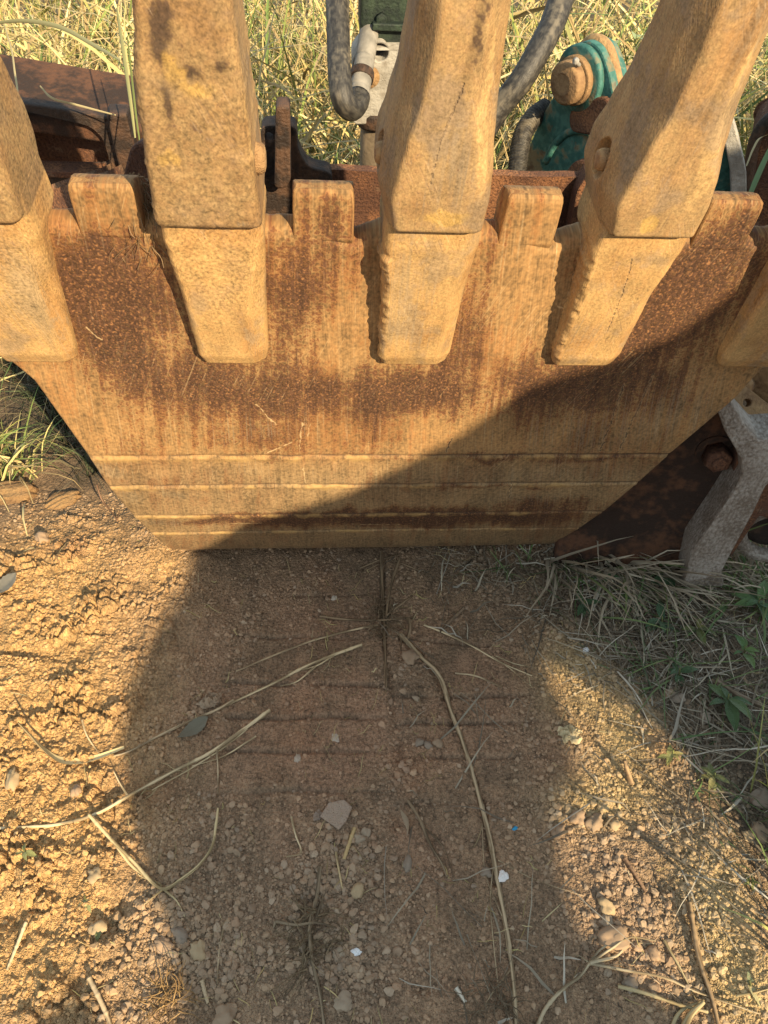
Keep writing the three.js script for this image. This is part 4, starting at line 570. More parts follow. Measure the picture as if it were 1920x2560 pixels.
// ------------------------------------------------------------ grass
const STRAW = [[0.56, 0.44, 0.20], [0.48, 0.36, 0.15], [0.62, 0.52, 0.27], [0.40, 0.30, 0.14], [0.50, 0.43, 0.17], [0.34, 0.25, 0.12]], GREEN = [[0.17, 0.22, 0.05], [0.25, 0.27, 0.075], [0.12, 0.18, 0.045], [0.33, 0.32, 0.10]];
const pick = (r, L) => L[(r() * L.length) | 0];
function blade(B, r, base, len, w, lean, az, bend, color, seg = 6) {     // a leaf that rises from base and bows over
  const p = base.clone(), pts = [p.clone()]; let el = Math.PI / 2 - lean; const d = V(); let a = az;
  for (let i = 0; i < seg; i++) { d.set(Math.cos(el) * Math.cos(a), Math.sin(el), Math.cos(el) * Math.sin(a)); p.addScaledVector(d, len / seg); pts.push(p.clone()); el -= bend / seg * (0.5 + i / seg * 1.2); a += (r() - 0.5) * 0.35; if (r() < 0.05) el -= 0.9 * r(); if (p.y < 0.02) p.y = 0.02; }
  const tw = r() * 6.3; B.ribbon(pts, (k) => w * (k < 0.15 ? 0.6 + k * 2.6 : Math.pow(1 - (k - 0.15) / 0.86, 0.7)), color, V(Math.cos(tw), 0.3 * (r() - 0.5), Math.sin(tw)), 0.3);
}
{
  const r = rng(21), B = new Blades();
  for (let i = 0; i < 12500; i++) {                                    // the field of long dry grass behind
    const z = -2.42 - 3.9 * Math.pow(r(), 1.25), x = (r() * 2 - 1) * (1.5 + (-z) * 0.62), cl = fbm(x * 2.2, z * 2.2, 2);
    if (z > -2.75 && x > -1.3 && x < 1.5 && r() < 0.5) continue; if (z > -3.3 && x < -0.55 && x > -2.6) continue;
    const g = r() < 0.20 + 0.5 * ss(0.0, 0.35, cl) + (x > 0.6 ? 0.15 : 0), h = 0.45 + 0.75 * r(), q = 0.75 + 0.45 * r(), c = pick(r, g ? GREEN : STRAW);
    blade(B, r, V(x, -0.02, z), h * (0.8 + 0.25 * ss(-2.4, -3.6, z)), (r() < 0.3 ? 0.0026 : 0.0060 + 0.008 * r()), 0.1 + 0.7 * r() * r(), r() * 6.3, 0.4 + 2.2 * r() * r(), c.map((v) => v * q), 7);
  }
  for (let i = 0; i < 5200; i++) {                                     // broken straw lying through it at every height
    const z = -2.45 - 3.4 * Math.pow(r(), 1.3), x = (r() * 2 - 1) * (1.4 + (-z) * 0.6), y = 0.05 + 0.85 * r() * ss(-2.2, -3.1, z), a = r() * 6.3, q = 0.8 + 0.4 * r();
    blade(B, r, V(x, y, z), 0.25 + 0.5 * r(), 0.003 + 0.008 * r() * r(), 1.0 + 0.9 * r(), a, 0.8 * r(), pick(r, r() < 0.12 ? GREEN : STRAW).map((v) => v * q), 5);
  }
  const g = single('dry_grass', B.build(), M.blade, 'thick field of long dry straw coloured grass behind the bucket', 'grass'); g.userData.kind = 'stuff';
}
function tuft(label, list, seed, opt = {}) {                             // list of [pixel x, pixel y] where blades are rooted
  const r = rng(seed), B = new Blades(), n = opt.n ?? 120, sp = opt.spread ?? 0.1;
  for (let i = 0; i < n; i++) { const [x, y] = list[(r() * list.length) | 0], p = on(x, y), b = V(p.x + (r() + r() - 1) * sp, 0, p.z + (r() + r() - 1) * sp); b.y = soil(b.x, b.z) - 0.005;
    const gr = r() < (opt.green ?? 0.3), q = 0.75 + 0.4 * r(); blade(B, r, b, (opt.len ?? 0.3) * (0.5 + 0.8 * r()), (opt.w ?? 0.003) * (0.5 + r()), (opt.lean ?? 0.5) * (0.4 + r()), (opt.az ?? 0) + (r() - 0.5) * (opt.fan ?? 6.3), (opt.bend ?? 1.5) * (0.3 + r()), pick(r, opt.dark ? [[0.05, 0.065, 0.025], [0.07, 0.055, 0.03], [0.04, 0.05, 0.02], [0.12, 0.10, 0.06]] : gr ? (opt.grey ? [[0.10, 0.16, 0.05], [0.15, 0.19, 0.06]] : GREEN) : opt.grey ? [[0.40, 0.33, 0.23], [0.30, 0.24, 0.16], [0.46, 0.39, 0.28]] : STRAW).map((v) => v * q), 6); }  // dark option: blade colours with the shade already in them
  return singleAt('grass_tuft', B.build(), M.blade, label, 'grass');
}
tuft('lit tuft of green and straw grass at the left edge below the bucket side', [[-150, 1190], [-40, 1180], [-180, 1100], [-110, 1110], [20, 1205], [-200, 1180]], 31, { n: 420, spread: 0.11, len: 0.26, lean: 0.9, bend: 1.8, green: 0.4 });
tuft('grass in shade-darkened colours lying in the gap left of the bucket', [[110, 990], [150, 1060], [60, 920], [30, 860], [190, 1120], [0, 850], [230, 1180], [140, 1010]], 32, { n: 420, spread: 0.06, len: 0.20, lean: 1.25, bend: 0.7, green: 0.5, dark: true });  // blades coloured near black to carry the shade of the gap
tuft('tall stray grass beside the track berm beyond the right edge', [[2010, 2080], [2060, 2180], [2120, 2300], [2060, 2420], [1990, 2000], [2160, 2160]], 33, { n: 200, spread: 0.10, len: 0.34, lean: 0.35, bend: 0.9, green: 0.6 });
tuft('loose grass growing against the cast bracket at the lower right', [[1900, 1440], [1860, 1470], [1950, 1500], [2000, 1450], [1780, 1460]], 34, { n: 220, spread: 0.10, len: 0.20, lean: 1.3, bend: 0.9, green: 0.5, grey: true });
tuft('dry grass bent over under the right corner of the bucket', [[1400, 1400], [1500, 1405], [1560, 1420], [1640, 1430], [1460, 1385]], 35, { n: 260, spread: 0.07, len: 0.26, lean: 1.5, bend: 0.4, green: 0.12, grey: true, az: 0.9, fan: 2.4, w: 0.004 });
tuft('green grass blades leaning in at the right edge behind the teeth', [[1950, 560], [1990, 520], [2050, 560]], 36, { n: 70, spread: 0.12, len: 0.7, lean: 0.6, green: 0.9, w: 0.006 });
{ // dry litter on the shaded right
  const r = rng(41), B = new Blades();
  const GREYS = [[0.36, 0.31, 0.22], [0.26, 0.215, 0.15], [0.19, 0.15, 0.10], [0.46, 0.41, 0.32], [0.14, 0.11, 0.075]];
  for (let i = 0; i < 17000; i++) {
    const x = 0.0 + 1.55 * r(), z = -1.85 + 1.55 * r(), k = clamp(area(HUMUS_AND_SHADE, x, z)), all = 0.02 + k * ss(-0.25, 0.25, fbm(x * 8 + 5, z * 8, 3)); if (r() > all) continue;
    const y = soil(x, z) + 0.002 + 0.022 * r() * r() * k, q = 0.6 + 0.6 * r(), gr = k > 0.45 && r() < 0.25, c = (gr ? pick(r, [[0.10, 0.16, 0.05], [0.15, 0.20, 0.07], [0.07, 0.12, 0.04]]) : pick(r, GREYS)).map((v) => v * q);
    blade(B, r, V(x, y, z), 0.02 + 0.20 * Math.pow(r(), 2.2), 0.0010 + 0.0034 * r() * r(), gr ? 1.1 + 0.4 * r() : 1.42 + 0.15 * r(), r() * 6.3, 0.35 * r(), c, 4);
  }
  for (let i = 0; i < 1500; i++) { const x = -1.1 + 2.2 * r(), z = -1.6 + 1.4 * r(), q = 0.7 + 0.5 * r(), y = soil(x, z) + 0.002; if (fbm(x * 5, z * 5 + 40, 2) < 0.0) continue; blade(B, r, V(x, y, z), 0.012 + 0.05 * Math.pow(r(), 2), 0.0006 + 0.001 * r(), 1.5, r() * 6.3, 0.2 * r(), pick(r, STRAW).map((v) => v * q * 0.85), 3); }
  const g = single('straw_litter', B.build(), M.blade, 'litter of dry straw and leaf bits on the shaded soil at the right', 'litter'); g.userData.kind = 'stuff';
}
// ------------------------------------------------------------ things lying on the ground
const HAY = [0.66, 0.53, 0.32], HAYD = [0.50, 0.385, 0.235], twigMat = {};
const tint = (c) => { const k = c.join(); return twigMat[k] ??= std({ color: new THREE.Color().setRGB(...c), map: M.twig.map, roughness: 0.85 }); };
// a stalk along picture points [x, y, height above the soil in mm]
function lay(pts) { return pts.map(([x, y, h = 4]) => on(x, y, h)); }
function stalk(name, label, category, pts, r, color, extra = []) {
  const gs = [tube(lay(pts), (k) => r * (1 - 0.35 * k) * (1 + 0.28 * fbm(k * pts.length * 4 + r * 9000, 3, 3) + 0.30 * Math.exp(-(((((k * pts.length * 0.9 + r * 500) % 1) - 0.5) / 0.05) ** 2))), Math.max(24, pts.length * 14), 8), ...extra.map(([q, rr]) => tube(lay(q), (k) => rr * (1 - 0.6 * k), q.length * 6, 5))];
  return singleAt(name, mergeGeometries(gs), tint(color), label, category);
}
function leafBlade(name, label, category, pts, w, color) { const B = new Blades(), c = new THREE.CatmullRomCurve3(lay(pts)); B.ribbon(c.getPoints(24), (k) => w * Math.sqrt(Math.sin(Math.PI * (0.08 + 0.86 * k))), color, V(0.6, 0.2, 0.7), 0.5); return singleAt(name, B.build(), M.blade, label, category); }
stalk('dry_stalk', 'long curved dry stalk running from the twig heap to the bottom of the picture', 'stalk', [[1000, 1585, 8], [1050, 1640], [1098, 1690], [1128, 1780], [1155, 1850], [1188, 1960], [1216, 2060], [1240, 2180], [1262, 2300], [1280, 2420], [1292, 2580]], 0.0062, HAYD, [[[[1235, 2150], [1226, 2250], [1236, 2380], [1250, 2500]], 0.0018], [[[1255, 2290], [1215, 2190], [1205, 2060]], 0.0012], [[[1245, 2150], [1340, 2200], [1460, 2240]], 0.0014], [[[1280, 2420], [1240, 2470], [1200, 2530]], 0.002]]);
stalk('dry_stalk', 'thin dry stem crossing left from the twig heap', 'stalk', [[945, 1562, 8], [860, 1580], [780, 1602], [700, 1632], [590, 1678]], 0.0030, HAYD);
stalk('dry_stalk', 'split straw stem below the thin stem, left of centre', 'stalk', [[905, 1612, 6], [840, 1635], [760, 1668], [700, 1700], [620, 1738], [540, 1775]], 0.0042, HAY, [[[[840, 1635], [790, 1665], [720, 1680]], 0.003], [[[790, 1665], [740, 1705], [700, 1715]], 0.003]]);
stalk('dry_stalk', 'straw stem passing under the crumpled dead leaf', 'stalk', [[585, 1750, 8], [540, 1775, 10], [480, 1800], [400, 1838], [320, 1880], [285, 1890]], 0.0034, HAYD);
stalk('dry_stalk', 'bundle of long straw stems reaching the left edge', 'stalk', [[675, 1775, 8], [600, 1830], [520, 1885], [430, 1930], [330, 1985], [240, 2035], [150, 2060], [-30, 2072]], 0.0046, HAY, [[[[660, 1790], [560, 1868], [470, 1925], [380, 1975]], 0.003], [[[640, 1840], [560, 1890], [480, 1915]], 0.0025], [[[320, 1990, 6], [300, 1960, 20], [285, 1930, 30]], 0.003], [[[280, 2010], [200, 2050], [110, 2070]], 0.0026]]);
leafBlade('dry_leaf', 'pale strap leaf curling on the lit soil at the left', 'leaf', [[46, 1806, 70], [75, 1835, 52], [110, 1872, 26], [148, 1898, 10], [190, 1903, 6], [235, 1895, 6], [310, 1868, 8]], 0.011, [0.66, 0.53, 0.27]);
stalk('dry_stalk', 'short pale twig above the strap leaf', 'stalk', [[205, 1800, 12], [218, 1840, 8], [248, 1884, 4]], 0.0022, HAY);
stalk('dry_stalk', 'bent straw making a V over the gravel at the lower left', 'stalk', [[222, 2036, 30], [270, 2090, 26], [330, 2150, 22], [408, 2222, 10], [450, 2200, 10], [500, 2160, 12], [530, 2115, 16], [540, 2060, 18], [545, 2020, 22]], 0.0040, [0.60, 0.48, 0.26], [[[[290, 2112, 20], [330, 2165, 14], [405, 2215, 8]], 0.004], [[[408, 2222, 8], [380, 2245, 6], [355, 2266, 5]], 0.0025], [[[405, 2220, 8], [440, 2250, 5], [462, 2292, 4]], 0.0028], [[[400, 2210], [350, 2190], [345, 2185]], 0.0025]]);
stalk('dry_stalk', 'straight straw splinter on the sunlit soil at the left edge', 'stalk', [[66, 2305, 8], [48, 2350, 6], [18, 2425, 4]], 0.0042, HAY);
stalk('dry_stalk', 'old stalk pointing out of the bottom edge at the left', 'stalk', [[222, 2445, 10], [245, 2490, 8], [275, 2560, 6], [285, 2620]], 0.0050, HAYD);
stalk('twig', 'thin dark twig standing upright in the gravel, left of the stone chips', 'twig', [[560, 2310, 4], [548, 2380, 4], [543, 2460, 4]], 0.0020, HAYD);
stalk('twig', 'vertical thin stem below the straw bundle', 'twig', [[543, 1870, 6], [545, 1930, 4], [545, 1985, 4]], 0.0022, HAYD);
stalk('twig', 'dark twig with a forked end right of the flat stone', 'twig', [[1020, 2000, 6], [1050, 2050, 6], [1075, 2110, 4], [1105, 2160, 4], [1118, 2192, 4]], 0.0040, [0.24, 0.17, 0.10], [[[[1060, 2065], [1110, 2120], [1130, 2180], [1146, 2212]], 0.0016]]);
stalk('twig', 'thin stem lying level at the right of the packed soil', 'twig', [[1138, 1682, 4], [1190, 1690, 4], [1255, 1718, 4]], 0.0026, HAYD);
stalk('twig', 'long thin stem from the twig heap towards the sunlit strip', 'twig', [[1060, 1562, 8], [1110, 1582, 6], [1180, 1615, 5], [1250, 1655, 5], [1330, 1690, 6]], 0.0026, HAY, [[[[1240, 1640], [1290, 1660], [1340, 1668]], 0.0018], [[[1230, 1640], [1280, 1675], [1320, 1710]], 0.0016]]);
stalk('twig', 'brown straight twig in the shade right of the twig heap', 'twig', [[1160, 1520, 6], [1130, 1548, 6], [1100, 1580, 6]], 0.0055, [0.22, 0.15, 0.09]);
stalk('straw_chip', 'light split straw chip above the gravel in the middle', 'straw', [[886, 2070, 5], [872, 2110, 5], [860, 2148, 4]], 0.0055, [0.50, 0.36, 0.17]);
stalk('straw_chip', 'slim straw splinter left of the split straw chip', 'straw', [[840, 2130, 4], [848, 2180, 4], [856, 2222, 3]], 0.0026, [0.55, 0.42, 0.22]);
stalk('straw_chip', 'bent straw pointing left beside the gravel', 'straw', [[728, 2042, 4], [740, 2090, 4], [752, 2132, 5], [715, 2142, 5]], 0.0022, HAY);
stalk('straw_chip', 'pale bit of straw at the bottom right of the middle', 'straw', [[1140, 2470, 5], [1152, 2488, 4], [1164, 2506, 4]], 0.0050, [0.66, 0.60, 0.48]);
stalk('straw_chip', 'curled grey straw near the bottom edge below the upright twig', 'straw', [[505, 2450, 5], [512, 2480, 4], [520, 2508, 4]], 0.0048, HAYD);
stalk('dry_stalk', 'rough brown stalk along the sunlit berm at the lower right', 'stalk', [[1722, 2255, 10], [1735, 2330, 10], [1752, 2410, 10], [1778, 2490, 8], [1802, 2590, 8]], 0.0060, [0.32, 0.22, 0.12]);
stalk('dry_stalk', 'slanting rotten stick in the gravel of the sunlit strip', 'stalk', [[1560, 2145, 6], [1590, 2190, 6], [1615, 2230, 5]], 0.0055, [0.24, 0.15, 0.09]);
stalk('wooden_stub', 'short stub of wood poking up in the sunlit strip', 'stub', [[1578, 1958, 0], [1568, 1925, 22], [1562, 1900, 40]], 0.0070, [0.36, 0.24, 0.13]);
stalk('dry_stalk', 'branched straw fanning out at the lower right, its stem curving to the bottom', 'stalk', [[1340, 2570, 6], [1365, 2520, 8], [1410, 2470, 12], [1450, 2440, 16], [1474, 2408, 20]], 0.0040, [0.47, 0.38, 0.24], [[[[1474, 2408, 20], [1530, 2370, 22], [1575, 2344, 20], [1640, 2352, 14]], 0.003], [[[1474, 2408, 20], [1540, 2390, 16], [1556, 2376, 16]], 0.005], [[[1476, 2408, 20], [1560, 2425, 16], [1665, 2445, 12], [1730, 2475, 8], [1900, 2535, 6]], 0.0032], [[[1470, 2405, 18], [1450, 2390, 14], [1432, 2388, 10]], 0.0018], [[[1474, 2408, 18], [1500, 2375, 14], [1560, 2340, 12]], 0.003], [[[1560, 2355], [1660, 2360]], 0.002]]);
stalk('dry_stalk', 'straw stems and husks crossing at the bottom right corner', 'stalk', [[1545, 2465, 6], [1620, 2485, 8], [1700, 2512, 10], [1770, 2530, 12]], 0.0040, [0.46, 0.37, 0.20], [[[[1700, 2600, 8], [1725, 2540, 14], [1760, 2505, 18]], 0.009], [[[1670, 2590], [1700, 2530], [1760, 2500]], 0.005], [[[1660, 2350, 10], [1700, 2420, 8], [1740, 2500, 6]], 0.003], [[[1840, 2490], [1890, 2480], [1930, 2470]], 0.003]]);
stalk('dry_stalk', 'pale straw lying under the right corner of the bucket', 'stalk', [[1360, 1397, 10], [1420, 1396, 12], [1455, 1375, 16], [1500, 1335, 30], [1520, 1305, 45]], 0.0042, [0.50, 0.42, 0.30], [[[[1360, 1397, 8], [1420, 1400, 8], [1475, 1402, 8]], 0.005]]);
stalk('dry_stalk', 'long slanting stem crossing the shaded litter at the right', 'stalk', [[1520, 1310, 60], [1580, 1395, 30], [1640, 1480, 16], [1720, 1535, 12], [1790, 1590, 10]], 0.0034, [0.40, 0.32, 0.20]);
stalk('dry_stalk', 'arched straw in front of the cast bracket', 'stalk', [[1640, 1412, 20], [1720, 1402, 26], [1800, 1400, 30], [1870, 1428, 24], [1940, 1470, 16]], 0.0046, [0.46, 0.38, 0.25]);
stalk('dry_stalk', 'straight straw leaning on the cast bracket', 'stalk', [[1618, 1345, 60], [1700, 1330, 90], [1798, 1320, 120]], 0.0036, [0.50, 0.38, 0.18]);
stalk('dry_stalk', 'brown fallen branch in the litter at the right edge', 'stalk', [[1790, 1700, 8], [1840, 1735, 8], [1930, 1775, 8]], 0.0090, [0.24, 0.18, 0.12]);
stalk('twig', 'thin reddish twig against the left side of the bucket', 'twig', [[242, 1212, 60], [255, 1250, 40], [275, 1275, 20], [293, 1302, 6]], 0.0028, [0.32, 0.18, 0.10], [[[[293, 1302, 6], [298, 1280, 18]], 0.002]]);
function bladeAt(label, pts, w, color) { const B = new Blades(), c = new THREE.CatmullRomCurve3(pts.map(([x, y, d]) => at(x, y, d))); B.ribbon(c.getPoints(28), (k) => w * Math.sqrt(Math.sin(Math.PI * (0.1 + 0.84 * k))), color.map((v) => v * 0.72), V(0.8, 0.5, 0.3), 0.5); return singleAt('hanging_straw', B.build(), M.blade, label, 'straw'); }
bladeAt('long straw blade hanging from the left tooth over its adapter', [[100, 488, 1.14], [72, 535, 1.13], [40, 590, 1.14], [12, 650, 1.16], [-6, 710, 1.2]], 0.0026, [0.62, 0.49, 0.22]);
bladeAt('drooping straw blade in front of the dark box frame at the left', [[10, 60, 1.7], [30, 130, 1.66], [36, 175, 1.64], [44, 240, 1.63], [34, 290, 1.62], [26, 318, 1.62]], 0.0037, [0.6, 0.5, 0.26]);
bladeAt('straw blade lying over the top of the dark box frame', [[100, 215, 1.72], [130, 245, 1.71], [190, 262, 1.71], [290, 288, 1.70]], 0.0031, [0.55, 0.47, 0.26]);
bladeAt('green and straw blade beside the left edge of the square tooth', [[292, 20, 1.6], [310, 140, 1.56], [326, 250, 1.54], [338, 345, 1.55]], 0.0056, [0.42, 0.40, 0.16]);
bladeAt('green blade rising beside the square tooth on its left', [[318, 90, 1.62], [330, 200, 1.6], [340, 290, 1.58], [350, 360, 1.57]], 0.0037, [0.24, 0.28, 0.07]);
bladeAt('long straw crossing high in front of the grass at the left', [[-20, 190, 2.0], [90, 120, 2.05], [200, 40, 2.1], [270, -10, 2.15]], 0.0037, [0.58, 0.50, 0.30]);
bladeAt('grey green blade bowing across the grass at the top left', [[-30, 60, 2.1], [60, 52, 2.08], [150, 68, 2.06], [230, 110, 2.04], [300, 150, 2.0]], 0.0062, [0.30, 0.30, 0.16]);
bladeAt('broad green blade reaching in at the right edge', [[1830, 268, 1.9], [1870, 240, 1.86], [1930, 205, 1.8]], 0.0056, [0.30, 0.36, 0.12]);
bladeAt('tall green blade at the right edge above the last lip lug', [[1868, 505, 1.7], [1890, 450, 1.72], [1912, 400, 1.74], [1940, 340, 1.76]], 0.0074, [0.13, 0.20, 0.07]);
bladeAt('straw blade in front of the dark attachment at the right edge', [[1866, 415, 1.95], [1884, 370, 1.96], [1900, 345, 1.96], [1945, 330, 1.96]], 0.0031, [0.52, 0.42, 0.22]);
{ // the heap of twigs in front of the bucket
  const r = rng(51), gs = [], c = G(962, 1545);
  for (let i = 0; i < 60; i++) { const a = r() * 6.3, l = 0.02 + 0.11 * r() * r(), x = c[0] + (r() - 0.5) * 0.07, z = c[1] + (r() - 0.5) * 0.13, h = 0.004 + 0.022 * r(), f = (k) => { const X = x + Math.cos(a + 0.5 * k) * l * (k - 0.4), Z = z + Math.sin(a + 0.5 * k) * l * (k - 0.4); return V(X, soil(X, Z) + h * (1 - Math.abs(k - 0.4)), Z); }; gs.push(tube([f(0), f(0.33), f(0.66), f(1)], (k) => (0.0012 + 0.0022 * r() * 0.2) * (1 - 0.4 * k), 8, 5)); }
  for (const [p, q] of [[[[955, 1380, 10], [955, 1440, 8], [957, 1500, 8], [962, 1620, 6], [965, 1720, 4]], 0.0052], [[[1000, 1395, 8], [985, 1440, 8], [972, 1490, 8], [965, 1545, 12]], 0.0046], [[[900, 1420, 6], [955, 1398, 12], [1000, 1386, 8]], 0.003], [[[800, 1540, 8], [860, 1548, 10], [960, 1550, 14], [1040, 1542, 8]], 0.0036], [[[960, 1560, 10], [1000, 1590, 8], [1002, 1625, 4]], 0.003], [[[965, 1540, 12], [1010, 1505, 10], [1030, 1490, 4]], 0.004], [[[1020, 1545, 8], [1025, 1570, 8], [1018, 1600, 5]], 0.006], [[[985, 1400, 6], [1045, 1425, 6], [1080, 1440, 5]], 0.0024], [[[890, 1440], [950, 1410, 10], [1010, 1400]], 0.002]]) gs.push(tube(lay(p), (k) => q * (1 - 0.3 * k), 26, 6));
  singleAt('twig_heap', mergeGeometries(gs), tint([0.25, 0.175, 0.10]), 'tangled heap of dry brown twigs on the soil just in front of the bucket', 'twig heap');
}
function roots(label, center, spread, n, seed, color, hang) {
  const r = rng(seed), gs = [];
  for (let i = 0; i < n; i++) { const pts = []; let p = center.clone().add(V((r() - 0.5) * spread[0], (r() - 0.5) * spread[1], (r() - 0.5) * spread[2])); const d = V(r() - 0.5, hang ? -0.6 * r() : 0.2 - 0.2 * r(), r() - 0.5).normalize(); for (let k = 0; k < 6; k++) { pts.push(p.clone()); d.add(V((r() - 0.5) * 0.9, (r() - (hang ? 0.62 : 0.5)) * 0.7, (r() - 0.5) * 0.9)).normalize(); p.addScaledVector(d, spread[3] * (0.4 + r())); if (!hang) p.y = Math.max(p.y, soil(p.x, p.z) + 0.001); } gs.push(tube(pts, (k) => (0.0006 + 0.0012 * ((i * 7) % 5) / 5) * (1 - 0.6 * k), 14, 4)); }
  return singleAt('root_clump', mergeGeometries(gs), tint(color), label, 'roots');
}
roots('clump of thin dry roots hanging over the lip left of the square tooth', at(350, 505, 1.135), [0.045, 0.085, 0.02, 0.018], 130, 61, [0.26, 0.17, 0.09], true);
roots('tuft of dry fibrous roots standing in a hole of the gravel, lower middle', on(785, 2345, 8), [0.06, 0.02, 0.11, 0.016], 80, 62, [0.30, 0.225, 0.13]);
roots('small tangle of fine roots at the bottom edge of the sunlit soil', on(415, 2500, 8), [0.07, 0.02, 0.05, 0.012], 60, 63, [0.46, 0.30, 0.13]);
roots('grey root tangle at the bottom right of the packed soil', on(1225, 2500, 8), [0.09, 0.02, 0.05, 0.013], 60, 64, [0.25, 0.19, 0.12]);
stalk('dry_stalk', 'dead stem with side straws rising from the fibrous roots', 'stalk', [[800, 2165, 6], [792, 2240, 10], [775, 2310, 14], [780, 2400, 10], [800, 2480, 6], [812, 2580, 5]], 0.0044, [0.24, 0.18, 0.11], [[[[690, 2302, 10], [740, 2312, 14], [790, 2306, 16], [842, 2320, 8]], 0.004], [[[775, 2330, 10], [765, 2400, 6], [735, 2460, 5], [712, 2495, 4]], 0.0022], [[[735, 2460], [700, 2490], [692, 2502]], 0.0014], [[[790, 2300], [802, 2260, 16], [812, 2236, 20]], 0.003], [[[690, 2304], [684, 2320]], 0.005]]);
// leaves and chips
function leafGeo(len, wid, curl, seed, fold = 0.25) { return gridGeo(9, 15, (i, j) => { const x = i * 2 - 1, k = Math.sin(Math.PI * Math.pow(j, 0.8)) * wid * (0.94 + 0.06 * Math.sin(j * 40)); return [x * k, Math.abs(x) * k * fold + curl * len * (j - 0.5) ** 2 + 0.12 * wid * fbm(x * 1.5 + seed, j * 3 + seed, 2), (j - 0.5) * len, i, j]; }); }
const leafMat = (c, t = 0) => new THREE.MeshPhysicalMaterial({ color: new THREE.Color().setRGB(...c), side: THREE.DoubleSide, roughness: 0.8, bumpMap: grain, bumpScale: 0.001, ...(t ? { transmission: t, thickness: 0 } : {}) });
function crumpled(label, x, y, size, seed, color, sq = 0.5, turn = 0) {
  const g = gridGeo(49, 16, (i, j) => { const a = i * 2 * Math.PI, rr = j * size * (0.75 + 0.5 * fbm(Math.cos(a) * 1.6 + seed, Math.sin(a) * 1.6, 3) + 0.12 * Math.sin(a * 5 + seed)), u = Math.cos(a) * j, v = Math.sin(a) * j, fold = Math.abs(fbm(u * 1.9 + seed, v * 1.9, 3)); return [rr * Math.cos(a), size * sq * (1.5 * fold + 0.55 * (1 - j)) + 0.001, rr * Math.sin(a) * 0.7, u * 0.05, v * 0.05]; });
  const m = single('dead_leaf', g, leafMat(color), label, 'dead leaf'); m.position.copy(on(x, y, 2)); m.rotation.set(0.05, turn, 0.05); return m; }
crumpled('crumpled brown dead leaf beside a straw stem on the shaded soil', 528, 1756, 0.040, 3, [0.40, 0.29, 0.19], 0.8, 0.5);
{ const m = single('dead_leaf', leafGeo(0.085, 0.021, 0.5, 4, 0.2), leafMat([0.18, 0.165, 0.115]), 'flat grey green dead leaf in front of the crumpled brown one', 'dead leaf'); m.position.copy(on(484, 1822, 6)); m.rotation.set(0.1, -0.9, 0.1);
  const n = single('dead_leaf', leafGeo(0.09, 0.028, 0.6, 9, 0.25), leafMat([0.20, 0.185, 0.15]), 'dark grey dead leaf at the left edge of the sunlit soil', 'dead leaf'); n.position.copy(on(12, 1465, 10)); n.rotation.set(0.25, -0.75, 0.2);
  const o = single('dead_leaf', leafGeo(0.055, 0.013, 0.8, 6, 0.4), leafMat([0.42, 0.31, 0.20]), 'curled brown leaf standing beside the forked dark twig', 'dead leaf'); o.position.copy(on(1020, 2052, 10)); o.rotation.set(0.5, 0.25, 1.1);
  crumpled('shredded pale husk lying on the edge of the sunlit strip', 1425, 1838, 0.040, 8, [0.60, 0.49, 0.29], 0.6, 0.2);
  crumpled('flat withered leaf piece left of the flat stone chip', 795, 2040, 0.017, 5, [0.36, 0.27, 0.20], 0.5, 1.0); }
const chip = (name, label, category, x, y, s, seed, color, turn, up = 1) => { const g = stoneGeo(seed, 2, 1); g.scale(s[0], s[1], s[2]); const m = single(name, g, std({ color: new THREE.Color().setRGB(...color), bumpMap: grain, bumpScale: 0.002, roughness: 0.85 }), label, category); m.position.copy(on(x, y, s[1] * 300 * up)); m.rotation.set(0.1, turn, -0.1); return m; };
{ const g = plateGeo(roundPoly([[-0.032, -0.012], [-0.020, 0.020], [0.012, 0.034], [0.034, 0.022], [0.028, -0.008], [0.016, -0.030]], 0.002, 2), 0.007, 0.002); g.rotateX(-Math.PI / 2); const m = single('stone_chip', g, std({ color: new THREE.Color().setRGB(0.37, 0.275, 0.20), bumpMap: grain, bumpScale: 0.006, roughness: 0.95 }), 'flat angular grey brown stone chip in the middle of the packed soil', 'stone chip'); m.position.copy(on(838, 2036, 8)); m.rotation.set(0.22, -0.2, -0.05); }
chip('white_chip', 'small white angular chip among the lower gravel', 'chip', 891, 2381, [0.0095, 0.005, 0.0085], 2.2, [0.74, 0.76, 0.76], 0.3);
chip('paper_scrap', 'white crumpled scrap beside the long curved stalk', 'paper scrap', 1259, 2191, [0.012, 0.006, 0.010], 6.1, [0.74, 0.70, 0.66], 1.1);
chip('blue_scrap', 'tiny bright blue scrap right of the long curved stalk', 'scrap', 1288, 2071, [0.006, 0.002, 0.004], 4.1, [0.04, 0.30, 0.52], 0.5);
chip('white_chip', 'white quartz chip in the shaded litter beside the sunlit strip', 'chip', 1464, 1628, [0.012, 0.006, 0.009], 8.4, [0.66, 0.66, 0.64], 0.8);
chip('lime_crumb', 'pale lime crumb pressed into the packed soil, upper middle', 'crumb', 836, 1495, [0.009, 0.004, 0.007], 3.7, [0.44, 0.37, 0.29], 0.2);
chip('lime_crumb', 'pale lime crumb pressed into the packed soil, lower middle', 'crumb', 744, 1895, [0.010, 0.004, 0.008], 5.5, [0.42, 0.34, 0.26], 1.2);
chip('lime_crumb', 'faint lime crumb on the track print left of the long stalk', 'crumb', 838, 1845, [0.012, 0.003, 0.009], 7.9, [0.46, 0.38, 0.30], 2.0);
